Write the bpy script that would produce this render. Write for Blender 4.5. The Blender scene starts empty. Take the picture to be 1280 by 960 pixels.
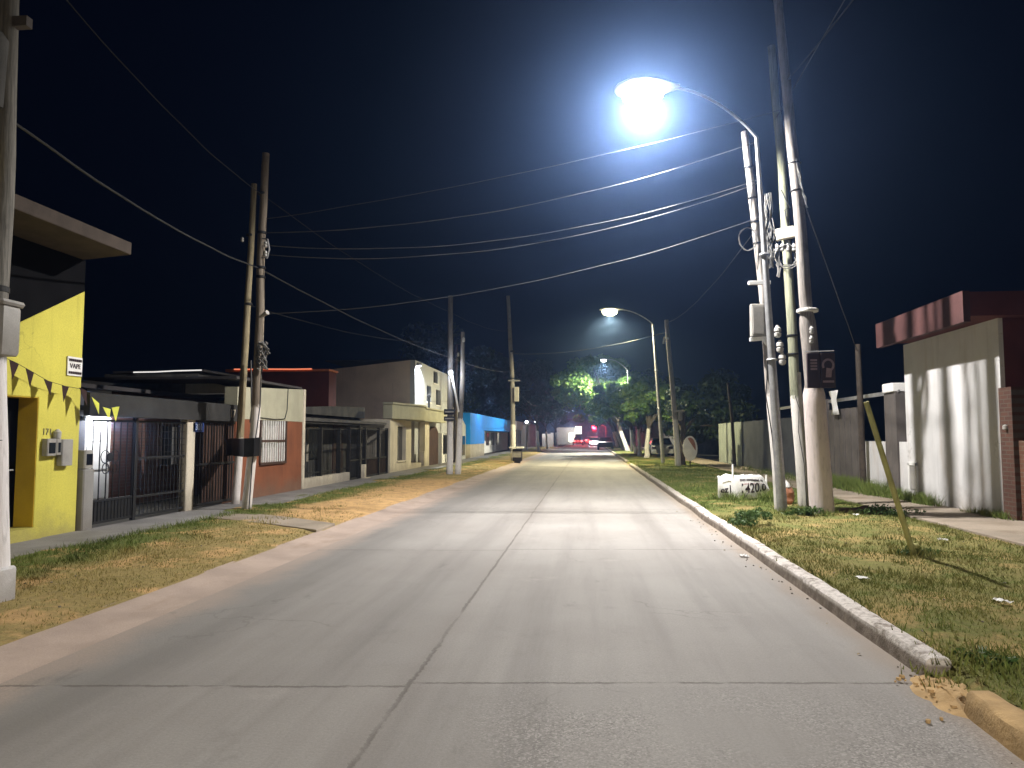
import bpy, math, random
import numpy as np
from mathutils import Vector, Matrix, noise as mnoise
random.seed(7); np.random.seed(7)
S = bpy.context.scene
COL = S.collection
R = math.radians
PI = math.pi

# ------------------------------------------------------------------ materials
class NT:
    def __init__(s, name):
        s.m = bpy.data.materials.new(name); s.m.use_nodes = True
        s.t = s.m.node_tree; s.t.nodes.clear()
        s.out = s.t.nodes.new('ShaderNodeOutputMaterial')
    def n(s, typ, **kw):
        x = s.t.nodes.new(typ)
        for k, v in kw.items(): setattr(x, k, v)
        return x
    def l(s, a, b): s.t.links.new(a, b)
    def obj(s): return s.n('ShaderNodeTexCoord').outputs['Object']
    def math(s, op, a, b=None, clamp=False):
        x = s.n('ShaderNodeMath', operation=op, use_clamp=clamp)
        for i, v in enumerate((a, b)):
            if v is None: continue
            if isinstance(v, (int, float)): x.inputs[i].default_value = v
            else: s.l(v, x.inputs[i])
        return x.outputs[0]
    def noise(s, scale, detail=4, rough=.55, vec=None, sc=None):
        x = s.n('ShaderNodeTexNoise'); x.inputs['Scale'].default_value = scale
        x.inputs['Detail'].default_value = detail; x.inputs['Roughness'].default_value = rough
        v = vec or s.obj()
        if sc:
            mp = s.n('ShaderNodeMapping'); mp.inputs['Scale'].default_value = sc; s.l(v, mp.inputs[0]); v = mp.outputs[0]
        s.l(v, x.inputs['Vector'])
        return x.outputs[0]
    def ramp(s, v, a, b):     # smooth step of v from a to b
        x = s.n('ShaderNodeMapRange', interpolation_type='SMOOTHSTEP')
        s.l(v, x.inputs[0]); x.inputs[1].default_value = a; x.inputs[2].default_value = b
        return x.outputs[0]
    def mix(s, f, a, b):
        x = s.n('ShaderNodeMix', data_type='RGBA')
        for sock, v in ((x.inputs['Factor'], f), (x.inputs[6], a), (x.inputs[7], b)):
            if isinstance(v, (int, float)): sock.default_value = v
            elif isinstance(v, tuple): sock.default_value = (*v[:3], 1)
            else: s.l(v, sock)
        return x.outputs[2]
    def xyz(s):
        x = s.n('ShaderNodeSeparateXYZ'); s.l(s.obj(), x.inputs[0]); return x.outputs
    def bsdf(s, col, rough=.85, bump=None, bs=.3, bd=.02, metal=0, spec=.3):
        b = s.n('ShaderNodeBsdfPrincipled')
        if isinstance(col, tuple): b.inputs['Base Color'].default_value = (*col[:3], 1)
        else: s.l(col, b.inputs['Base Color'])
        if isinstance(rough, (int, float)): b.inputs['Roughness'].default_value = rough
        else: s.l(rough, b.inputs['Roughness'])
        b.inputs['Metallic'].default_value = metal
        b.inputs['Specular IOR Level'].default_value = spec
        if bump is not None:
            bn = s.n('ShaderNodeBump'); bn.inputs['Strength'].default_value = bs; bn.inputs['Distance'].default_value = bd
            s.l(bump, bn.inputs['Height']); s.l(bn.outputs[0], b.inputs['Normal'])
        s.l(b.outputs[0], s.out.inputs[0])
        return b

def mul(c, k): return tuple(min(1, v*k) for v in c)

GRIMY = ('yellow paint', 'cream render', 'white render soiled', 'red ochre render', 'pale olive render', 'gray white render', 'beige render', 'gray render', 'weathered concrete', 'red painted fascia')
def plain(name, col, rough=.8, var=.25, scale=3., bump=.25, bscale=60., metal=0, spec=.3, stain=None):
    t = NT(name)
    n = t.ramp(t.noise(scale, 6), .3, .7)
    c = t.mix(n, mul(col, 1-var), mul(col, 1+var*.6))
    fine = t.noise(bscale, 3)
    c = t.mix(t.ramp(fine, .35, .75), c, t.mix(.25, c, mul(col, .6)))
    if stain:
        sc, (a, b), colr, stretch = stain
        f = t.ramp(t.noise(sc, 6, .6, sc=stretch), a, b)
        c = t.mix(f, c, colr)
    if name in GRIMY:
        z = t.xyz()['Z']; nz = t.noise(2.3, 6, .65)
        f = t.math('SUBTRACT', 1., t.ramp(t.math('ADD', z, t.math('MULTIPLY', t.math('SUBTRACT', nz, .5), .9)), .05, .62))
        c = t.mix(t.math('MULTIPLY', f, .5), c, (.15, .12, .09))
        crk = t.n('ShaderNodeTexVoronoi', feature='DISTANCE_TO_EDGE'); crk.inputs['Scale'].default_value = .8
        wv = t.n('ShaderNodeVectorMath', operation='ADD'); q = t.n('ShaderNodeTexNoise'); q.inputs['Scale'].default_value = 2.2; q.inputs['Detail'].default_value = 6
        t.l(t.obj(), q.inputs[0]); t.l(t.obj(), wv.inputs[0]); t.l(q.outputs[1], wv.inputs[1]); t.l(wv.outputs[0], crk.inputs[0])
        k = t.math('MULTIPLY', t.math('SUBTRACT', 1., t.ramp(crk.outputs[0], .0, .010)), t.ramp(t.noise(.6, 3), .5, .6))
        c = t.mix(t.math('MULTIPLY', k, .45), c, mul(col, .35))
        drip = t.ramp(t.noise(3.2, 5, .6, sc=(2.2, 2.2, .12)), .54, .76)
        c = t.mix(t.math('MULTIPLY', drip, .35), c, mul(col, .55))
    t.bsdf(c, rough, fine, bump, .01, metal, spec)
    return t.m

def emit(name, col, st):
    t = NT(name); e = t.n('ShaderNodeEmission'); e.inputs[0].default_value = (*col, 1); e.inputs[1].default_value = st
    t.l(e.outputs[0], t.out.inputs[0]); return t.m

def brick(name, c1, c2, mortar, axes=('Y', 'Z'), bw=.24, bh=.075):
    t = NT(name); o = t.xyz()
    cb = t.n('ShaderNodeCombineXYZ'); t.l(o[axes[0]], cb.inputs[0]); t.l(o[axes[1]], cb.inputs[1])
    b = t.n('ShaderNodeTexBrick'); t.l(cb.outputs[0], b.inputs[0])
    b.inputs['Scale'].default_value = 1; b.inputs['Brick Width'].default_value = bw; b.inputs['Row Height'].default_value = bh
    b.inputs['Mortar Size'].default_value = .008
    b.inputs['Color1'].default_value = (*c1, 1); b.inputs['Color2'].default_value = (*c2, 1); b.inputs['Mortar'].default_value = (*mortar, 1)
    c = t.mix(t.ramp(t.noise(2.5, 5), .3, .75), b.outputs[0], t.mix(.5, b.outputs[0], mul(c1, .5)))
    t.bsdf(c, .9, b.outputs[1], -.5, .01)
    return t.m

def pole_mat(name, wood, zpaint, paint=(.62, .58, .55), edge=.25):
    """weathered shaft whose foot is limewashed up to zpaint"""
    t = NT(name); o = t.xyz()
    grain = t.noise(7, 6, .65, sc=(6, 6, .35)); n2 = t.noise(3, 5)
    w = t.mix(t.ramp(grain, .3, .7), mul(wood, .62), mul(wood, 1.2))
    w = t.mix(t.ramp(n2, .55, .75), w, mul(wood, .5))
    p = t.mix(t.ramp(t.noise(5, 6, sc=(3, 3, .8)), .5, .8), paint, mul(paint, .62))
    z = t.math('ADD', o['Z'], t.math('MULTIPLY', t.noise(9, 4), edge))
    f = t.ramp(z, zpaint+edge*.5-.04, zpaint+edge*.5+.04)
    c = t.mix(f, p, w)
    dirt = t.ramp(t.math('ADD', o['Z'], t.math('MULTIPLY', n2, .6)), .3, .62)
    c = t.mix(dirt, t.mix(.6, c, (.16, .13, .10)), c)
    t.bsdf(c, .9, grain, .5, .02)
    return t.m

MT = {}
def m(k): return MT[k]
MT['yellow'] = plain('yellow paint', (.60, .54, .09), .8, .13, 1.0, .35, 35, stain=(1.1, (.62, .85), (.40, .35, .09), (1.6, 1.6, .4)))
MT['jamb'] = plain('ochre jamb paint', (.52, .34, .02), .75, .12, 2)
MT['nearblack'] = plain('near black matte', (.006, .006, .007), .95, .3, 2, spec=.06)
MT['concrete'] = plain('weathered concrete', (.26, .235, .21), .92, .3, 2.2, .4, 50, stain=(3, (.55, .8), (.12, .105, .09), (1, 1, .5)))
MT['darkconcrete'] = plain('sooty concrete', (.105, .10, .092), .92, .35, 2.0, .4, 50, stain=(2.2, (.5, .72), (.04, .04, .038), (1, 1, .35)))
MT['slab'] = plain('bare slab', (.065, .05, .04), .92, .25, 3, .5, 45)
MT['cream'] = plain('cream render', (.60, .54, .43), .88, .14, 1.6, .3, 60, stain=(1.4, (.58, .85), (.34, .29, .22), (1, 1, .35)))
MT['creamgreen'] = plain('pale olive render', (.40, .385, .28), .88, .12, 1.6, .3, 60, stain=(1.8, (.62, .8), (.2, .19, .135), (1, 2.5, .25)))
MT['beige'] = plain('beige render', (.66, .54, .43), .9, .15, .8, .3, 40, stain=(.7, (.5, .8), (.44, .36, .29), (1, 1, .4)))
MT['white'] = plain('white render', (.78, .77, .75), .85, .08, 1.5, .25, 60, stain=(1.8, (.60, .85), (.52, .50, .47), (1, 1, .35)))
MT['whitedirty'] = plain('white render soiled', (.63, .62, .618), .88, .10, 1.1, .3, 50, stain=(1.9, (.52, .8), (.50, .45, .41), (1.6, 1.6, .28)))
MT['whitegray'] = plain('gray white render', (.50, .51, .53), .85, .08, 1.5, .25, 60, stain=(1.8, (.60, .85), (.36, .36, .36), (1, 1, .35)))
MT['graywall'] = plain('gray render', (.24, .23, .215), .9, .2, 1.5, .3, 50)
MT['slate'] = plain('blue gray render', (.09, .092, .11), .92, .2, 1.5, .3, 50)
MT['sooty'] = plain('sooty fascia', (.032, .031, .029), .93, .35, 2, .4, 40)
MT['redwall'] = plain('red ochre render', (.22, .075, .035), .88, .16, 1.5, .3, 50, stain=(1.3, (.55, .85), (.14, .05, .028), (1, 1, .4)))
MT['darkred'] = plain('dark red wall', (.12, .035, .03), .9, .25, 1.2, .3, 50)
MT['brickred'] = brick('dark face brick', (.095, .042, .027), (.07, .031, .021), (.09, .077, .066))
MT['brickorange'] = brick('orange face brick', (.15, .066, .036), (.11, .05, .029), (.13, .107, .085))
MT['redfascia'] = plain('red painted fascia', (.078, .033, .031), .75, .2, 1.6, .2, 30, stain=(2, (.55, .8), (.075, .032, .030), (1, .5, 2)))
MT['roofdark'] = plain('dark roof', (.05, .045, .045), .9, .3, 2)
MT['roofmetal'] = plain('white roof flashing', (.75, .74, .72), .45, .1, 3, metal=.2)
MT['rooftile'] = plain('orange roof tile', (.55, .18, .08), .8, .25, 8)
MT['blue'] = plain('blue paint', (.015, .30, .95), .7, .1, 1)
MT['black'] = plain('black metal', (.012, .012, .013), .5, .3, 6)
MT['iron'] = plain('dark iron', (.012, .0115, .011), .7, .3, 8)
MT['steel'] = plain('galvanised steel', (.33, .33, .335), .5, .2, 6, .1, 50, metal=.55)
MT['graymetal'] = plain('gray painted metal', (.30, .285, .26), .6, .18, 4, .1, 50)
MT['whitemetal'] = plain('white painted metal', (.75, .74, .72), .5, .12, 6, .1)
MT['wooddark'] = plain('dark wood', (.07, .038, .026), .8, .3, 3, stain=(5, (.5, .75), (.03, .018, .012), (1, 6, .3)))
MT['boards'] = plain('gray boards', (.115, .10, .092), .88, .25, 2, .4, 40, stain=(4, (.5, .75), (.06, .052, .046), (1, 8, .3)))
MT['corrpale'] = plain('pale corrugated sheet', (.30, .33, .29), .6, .2, 1.5, metal=.2, stain=(1.2, (.55, .8), (.17, .165, .13), (1, 2, .5)))
MT['corrdark'] = plain('dark corrugated sheet', (.085, .09, .10), .6, .25, 1.5, metal=.2)
MT['glass'] = plain('dark glass', (.015, .018, .02), .12, .2, 3, .02, spec=.6)
MT['curtain'] = plain('pale curtain', (.45, .42, .37), .9, .25, 4)
MT['cable'] = plain('black cable', (.013, .0128, .0125), .6, .3, 6)
MT['graycable'] = plain('gray cable', (.055, .0545, .054), .55, .2, 6)
MT['rope'] = plain('gray twisted cable', (.17, .165, .155), .7, .3, 9)
MT['porcelain'] = plain('white porcelain', (.42, .41, .39), .3, .1, 6)
MT['plastic'] = plain('black plastic', (.018, .018, .019), .4, .3, 5)
MT['soil'] = plain('bare soil', (.105, .07, .045), .98, .35, 6, .8, 30)
MT['tarp'] = plain('white canvas', (.74, .73, .71), .75, .08, 3, .2, 30, stain=(2.5, (.58, .8), (.50, .47, .43), (1, 1, 1)))
MT['ink'] = plain('dark ink', (.035, .02, .025), .7, .2, 6)
MT['inkred'] = plain('faded red ink', (.50, .20, .22), .7, .2, 6)
MT['maroon'] = plain('dark maroon sheet', (.035, .022, .030), .55, .2, 3)
MT['pinkgray'] = plain('dull pink print', (.26, .19, .22), .6, .2, 5)
MT['bamboo'] = plain('pale green pole', (.36, .34, .13), .6, .2, 5, stain=(6, (.55, .75), (.20, .17, .07), (3, 3, .5)))
MT['orangepl'] = plain('orange plastic', (.34, .15, .085), .5, .15, 4)
MT['flagdark'] = plain('dark brown cloth', (.030, .012, .010), .85, .2, 4)
MT['flagyellow'] = plain('yellow green cloth', (.60, .62, .08), .85, .15, 4)
MT['bluesign'] = plain('blue enamel', (.02, .05, .20), .35, .15, 5)
MT['paleblue'] = plain('pale blue lettering', (.50, .62, .85), .5, .1, 5)
MT['signwhite'] = plain('white sign board', (.78, .77, .74), .6, .08, 5)
MT['grayletter'] = plain('gray lettering', (.22, .20, .10), .7, .1, 5)
MT['yellowtape'] = plain('yellow reflective strip', (.55, .43, .06), .4, .25, 9)
MT['carpaint'] = plain('dark car paint', (.035, .037, .045), .3, .1, 2, .02, spec=.6)
MT['carwhite'] = plain('silver car paint', (.42, .43, .45), .3, .1, 2, .02, spec=.6)
MT['rubber'] = plain('rubber', (.02, .02, .02), .85, .2, 5)
MT['rim'] = plain('wheel rim', (.45, .45, .46), .4, .1, 5, metal=.6)
MT['bark'] = pole_mat('limewashed bark', (.085, .072, .055), 2.1, (.72, .70, .66))
MT['barkdark'] = plain('dark bark', (.055, .043, .033), .95, .4, 6, .8, 20)
MT['kerbplain'] = plain('ochre kerb concrete', (.52, .35, .17), .95, .25, 5, .6, 40, stain=(4, (.5, .75), (.30, .19, .09), (1, 1, 1)))
MT['poleleft'] = pole_mat('limewashed wooden pole', (.20, .165, .125), 2.22)
MT['poleleftb'] = pole_mat('limewashed greenish pole', (.245, .205, .125), 1.55)
MT['polegreen'] = pole_mat('greenish treated pole', (.22, .225, .155), 2.42, (.60, .57, .54))
MT['polegray'] = pole_mat('grey wooden pole', (.30, .275, .25), 2.42, (.60, .57, .55))
MT['polebig'] = pole_mat('big grey pole', (.25, .225, .205), 2.5, (.56, .49, .47))
MT['polefront'] = pole_mat('concrete post white foot', (.165, .155, .135), 2.3, (.72, .69, .68))
MT['polefar'] = pole_mat('limewashed far pole', (.20, .185, .17), 2.3, (.72, .69, .66))
MT['lampglow'] = emit('lit lamp bowl cool', (.93, .96, 1.0), 13)
MT['lampglowwarm'] = emit('lit lamp bowl warm', (1.0, .93, .55), 13)
MT['floodglow'] = emit('lit flood lens', (.90, .96, 1.0), 40)
MT['redglow'] = emit('red signal lens', (1.0, .02, .05), 40)
MT['tailglow'] = emit('tail lamp lens', (1.0, .05, .04), 22)
MT['headglow'] = emit('head lamp lens', (1.0, .95, .85), 30)
MT['edgewhite'] = emit('glowing white roof edge', (1, .97, .93), .75)
MT['edgeorange'] = emit('glowing orange roof edge', (1.0, .26, .13), .85)
MT['shopglow'] = emit('lit sign panel', (1.0, .93, .70), 3.0)

def leaf_mat(name, a, b):
    t = NT(name)
    g = t.n('ShaderNodeNewGeometry')
    c = t.mix(g.outputs['Random Per Island'], a, b)
    c = t.mix(t.ramp(t.noise(.9, 3), .35, .7), c, t.mix(.5, c, mul(a, .6)))
    bs = t.bsdf(c, .55, spec=.35)
    tr = t.n('ShaderNodeBsdfTranslucent'); t.l(c, tr.inputs[0])
    mx = t.n('ShaderNodeMixShader'); mx.inputs[0].default_value = .3
    t.l(bs.outputs[0], mx.inputs[1]); t.l(tr.outputs[0], mx.inputs[2]); t.l(mx.outputs[0], t.out.inputs[0])
    return t.m
MT['leaf'] = leaf_mat('street tree leaves', (.07, .16, .033), (.19, .28, .075))
MT['leafdark'] = leaf_mat('dark leaves', (.018, .035, .016), (.035, .06, .022))
MT['weed'] = leaf_mat('weed leaves', (.045, .095, .025), (.11, .17, .05))

# road
def road_mat():
    t = NT('worn concrete carriageway'); o = t.xyz(); X, Y = o['X'], o['Y']
    big = t.noise(.35, 5, .6); mid = t.noise(2.2, 6, .65); fine = t.noise(55, 4, .7); streak = t.noise(.9, 5, .6, sc=(2.2, .12, 1))
    c = t.mix(t.ramp(big, .3, .7), (.285, .265, .247), (.345, .328, .308))
    c = t.mix(t.ramp(streak, .42, .7), c, t.mix(.45, c, (.17, .155, .145)))
    c = t.mix(t.ramp(mid, .55, .8), c, t.mix(.4, c, (.15, .135, .125)))
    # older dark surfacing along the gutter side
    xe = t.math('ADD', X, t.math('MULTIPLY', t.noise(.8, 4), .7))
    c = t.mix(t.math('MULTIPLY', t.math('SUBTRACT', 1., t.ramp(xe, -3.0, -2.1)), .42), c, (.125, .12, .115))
    xg = t.math('ADD', X, t.math('MULTIPLY', t.math('SUBTRACT', t.noise(1.1, 5, .65), .5), .7))
    c = t.mix(t.math('MULTIPLY', t.math('SUBTRACT', 1., t.ramp(xg, -3.75, -3.35)), .9), c, (.385, .305, .255))
    # lighter slabs farther along the street
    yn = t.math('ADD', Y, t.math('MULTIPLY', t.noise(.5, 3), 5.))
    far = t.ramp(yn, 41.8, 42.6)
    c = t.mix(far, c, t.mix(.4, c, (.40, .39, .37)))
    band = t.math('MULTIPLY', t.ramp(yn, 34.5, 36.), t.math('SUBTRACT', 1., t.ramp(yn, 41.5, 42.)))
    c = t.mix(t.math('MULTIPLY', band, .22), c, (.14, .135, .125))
    # tone of each slab, wheel tracks, oil drips
    fl_ = t.math('FLOOR', t.math('DIVIDE', t.math('ADD', t.math('SUBTRACT', Y, t.math('MULTIPLY', X, .10)), 57-4.88), 5.7)); sd = t.math('GREATER_THAN', X, -1.16)
    cv = t.n('ShaderNodeCombineXYZ'); t.l(fl_, cv.inputs[0]); t.l(sd, cv.inputs[1])
    wn = t.n('ShaderNodeTexWhiteNoise', noise_dimensions='2D'); t.l(cv.outputs[0], wn.inputs[0])
    c = t.mix(t.math('MULTIPLY', wn.outputs[0], .24), c, (.17, .158, .15))
    xw = t.math('ADD', X, t.math('MULTIPLY', t.math('SUBTRACT', t.noise(.25, 3), .5), .8))
    for cx in (-3.0, -1.75, -.25, 1.2):
        tm = t.math('SUBTRACT', 1., t.ramp(t.math('ABSOLUTE', t.math('SUBTRACT', xw, cx)), .05, .42))
        c = t.mix(t.math('MULTIPLY', t.math('MULTIPLY', tm, t.ramp(streak, .3, .65)), .22), c, (.15, .138, .13))
    oil = t.math('MULTIPLY', t.ramp(t.noise(1.7, 5, .7, sc=(1.4, .55, 1)), .62, .74), .45)
    c = t.mix(oil, c, (.12, .112, .105))
    pale = t.math('MULTIPLY', t.ramp(t.noise(.8, 6, .7), .60, .72), .35)
    c = t.mix(pale, c, (.41, .375, .345))
    # exposed aggregate
    vor = t.n('ShaderNodeTexVoronoi'); vor.inputs['Scale'].default_value = 95; t.l(t.obj(), vor.inputs[0])
    worn = t.math('MULTIPLY', t.math('MULTIPLY', t.ramp(t.noise(.9, 5), .36, .6), t.ramp(X, -1.0, -.2)), t.math('SUBTRACT', 1., t.ramp(t.math('ADD', Y, t.math('MULTIPLY', t.noise(.9, 4), 1.6)), 5.0, 6.4)))
    rnd = t.n('ShaderNodeSeparateColor'); t.l(vor.outputs['Color'], rnd.inputs[0])
    peb = t.math('MULTIPLY', t.ramp(rnd.outputs[0], .62, .75), worn)
    c = t.mix(t.math('MULTIPLY', peb, .6), c, (.46, .43, .41))
    peb2 = t.math('MULTIPLY', t.math('SUBTRACT', 1., t.ramp(rnd.outputs[1], .25, .35)), worn)
    c = t.mix(t.math('MULTIPLY', peb2, .5), c, (.10, .095, .09))
    # joints
    wob = t.math('MULTIPLY', t.math('SUBTRACT', t.noise(.8, 4, .6), .5), .07)
    wob2 = t.math('MULTIPLY', t.math('SUBTRACT', t.noise(14, 6, .75), .5), .075)
    lx = t.math('ABSOLUTE', t.math('ADD', t.math('ADD', t.math('ADD', X, 1.16), wob), wob2))
    j1 = t.math('SUBTRACT', 1., t.ramp(lx, .004, .022))
    step = t.math('MULTIPLY', t.math('GREATER_THAN', X, -1.16), .07)
    yy = t.math('ADD', t.math('ADD', t.math('SUBTRACT', Y, t.math('MULTIPLY', X, .10)), wob), t.math('ADD', wob2, t.math('SUBTRACT', -4.88, step)))
    md = t.math('ABSOLUTE', t.math('SUBTRACT', t.math('MODULO', t.math('ADD', yy, 57+2.85), 5.7), 2.85))
    j2 = t.math('MULTIPLY', t.math('SUBTRACT', 1., t.ramp(md, .006, .022)), t.ramp(t.noise(2.5, 3), .36, .5))
    j = t.math('MAXIMUM', t.math('MULTIPLY', t.math('MULTIPLY', j1, .62), t.ramp(t.noise(1.1, 4), .28, .55)), t.math('MULTIPLY', j2, .6))
    halo = t.math('SUBTRACT', 1., t.ramp(lx, .0, .22))
    c = t.mix(t.math('MULTIPLY', halo, .16), c, (.17, .14, .12))
    # hair cracks
    v2 = t.n('ShaderNodeTexVoronoi', feature='DISTANCE_TO_EDGE'); v2.inputs['Scale'].default_value = .55
    wv = t.n('ShaderNodeVectorMath', operation='ADD'); nz = t.n('ShaderNodeTexNoise'); nz.inputs['Scale'].default_value = 1.6; nz.inputs['Detail'].default_value = 6
    t.l(t.obj(), nz.inputs[0]); t.l(t.obj(), wv.inputs[0]); t.l(nz.outputs[1], wv.inputs[1]); t.l(wv.outputs[0], v2.inputs[0])
    cr = t.math('MULTIPLY', t.math('SUBTRACT', 1., t.ramp(v2.outputs[0], .0, .012)), t.ramp(t.noise(.4, 3), .52, .6))
    c = t.mix(t.math('MULTIPLY', cr, .30), c, (.09, .08, .072))
    c = t.mix(j, c, (.075, .062, .052))
    c = t.mix(t.ramp(fine, .3, .75), c, t.mix(.28, c, (.12, .11, .10)))
    # reddish dirt washed against the right kerb
    xr = t.math('ADD', X, t.math('MULTIPLY', t.noise(1.6, 4), .35))
    c = t.mix(t.math('MULTIPLY', t.ramp(xr, 2.05, 2.4), .55), c, (.26, .19, .13))
    h = t.math('ADD', t.math('MULTIPLY', fine, .5), t.math('SUBTRACT', t.math('MULTIPLY', peb, .6), t.math('MULTIPLY', j, 2.)))
    t.bsdf(c, .78, h, .45, .012, spec=.35)
    return t.m
MT['road'] = road_mat()

def verge_color(t):
    o = t.xyz(); X, Y = o['X'], o['Y']
    n1 = t.noise(.55, 5, .6); n2 = t.noise(2.6, 5, .6); n3 = t.noise(14, 3)
    left = t.math('LESS_THAN', X, -3)
    green, dry = (.095, .165, .026), (.42, .33, .13)
    # left: dry in the open, green along the pavement; right: olive, greener farther along
    gl = t.math('ADD', t.math('SUBTRACT', 1., t.ramp(t.math('ADD', X, t.math('MULTIPLY', n1, 1.2)), -6.1, -5.0)), t.math('MULTIPLY', t.math('SUBTRACT', n2, .5), 1.2), clamp=True)
    gr = t.math('ADD', t.ramp(t.math('ADD', Y, t.math('MULTIPLY', n1, 5.)), 15., 22.), t.math('ADD', t.math('ADD', t.math('MULTIPLY', n1, .8), .24), t.math('MULTIPLY', t.math('SUBTRACT', n2, .5), 1.5)), clamp=True)
    g = t.n('ShaderNodeMix', data_type='FLOAT'); t.l(left, g.inputs[0]); t.l(gr, g.inputs[2]); t.l(gl, g.inputs[3])
    c = t.mix(g.outputs[0], dry, green)
    c = t.mix(t.ramp(n3, .35, .7), c, t.mix(.4, c, (.16, .13, .06)))
    return c, left, X, Y, n1, n2
def ground_mat():
    t = NT('verge soil'); c, left, X, Y, n1, n2 = verge_color(t)
    soil = t.mix(t.ramp(t.noise(4, 6), .35, .7), (.58, .37, .17), (.42, .27, .13))
    # trampled bare strip on the left
    by = t.math('MULTIPLY', t.ramp(t.math('ADD', Y, t.math('MULTIPLY', n2, 3.)), 13.5, 15.5), t.math('SUBTRACT', 1., t.ramp(Y, 24., 28.)))
    bx = t.math('MULTIPLY', t.ramp(t.math('ADD', X, t.math('MULTIPLY', n1, .9)), -6.0, -5.3), left)
    bare = t.math('MAXIMUM', t.math('MULTIPLY', by, bx), t.math('MULTIPLY', t.ramp(t.noise(1.1, 6, .65), .50, .62), t.math('ADD', t.math('MULTIPLY', left, .4), .42)))
    c = t.mix(bare, t.mix(.35, c, (.14, .10, .055)), soil)
    t.bsdf(c, .97, t.noise(22, 5, .7), .9, .03, spec=.1); return t.m
MT['verge'] = ground_mat()
def grass_mat():
    t = NT('grass blades'); c, *_ = verge_color(t)
    g = t.n('ShaderNodeNewGeometry'); r = g.outputs['Random Per Island']
    c = t.mix(r, t.mix(.45, c, (.05, .065, .018)), t.mix(.18, c, (.42, .38, .14)))
    t.bsdf(c, .8, spec=.15); return t.m
MT['grass'] = grass_mat()
MT['pavement'] = plain('pavement concrete', (.215, .205, .195), .92, .2, 1.2, .4, 60, stain=(1.5, (.5, .75), (.13, .12, .11), (1, 1, 1)))
MT['pavementdirt'] = plain('dusty pavement', (.30, .25, .195), .94, .25, 1.0, .5, 40, stain=(.8, (.5, .7), (.20, .155, .11), (1, 1, 1)))
MT['gutter'] = plain('pinkish gutter concrete', (.40, .315, .265), .92, .16, 1.6, .4, 60, stain=(1.6, (.55, .8), (.27, .20, .15), (1, .4, 1)))
MT['ground'] = plain('dark earth', (.06, .055, .045), .97, .3, .5)
def kerb_mat():
    t = NT('limewashed kerb'); g = t.n('ShaderNodeNewGeometry'); sp = t.n('ShaderNodeSeparateXYZ'); t.l(g.outputs['Normal'], sp.inputs[0])
    o = t.xyz()
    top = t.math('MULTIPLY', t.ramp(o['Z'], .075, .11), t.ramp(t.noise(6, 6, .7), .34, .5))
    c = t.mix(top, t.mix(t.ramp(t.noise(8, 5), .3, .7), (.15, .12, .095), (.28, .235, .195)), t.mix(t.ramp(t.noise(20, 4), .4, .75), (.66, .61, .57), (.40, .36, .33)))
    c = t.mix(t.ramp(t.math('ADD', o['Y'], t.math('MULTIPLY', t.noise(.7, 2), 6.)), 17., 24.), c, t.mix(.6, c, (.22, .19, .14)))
    t.bsdf(c, .95, t.noise(30, 5, .7), .7, .02); return t.m
MT['kerb'] = kerb_mat()

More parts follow.
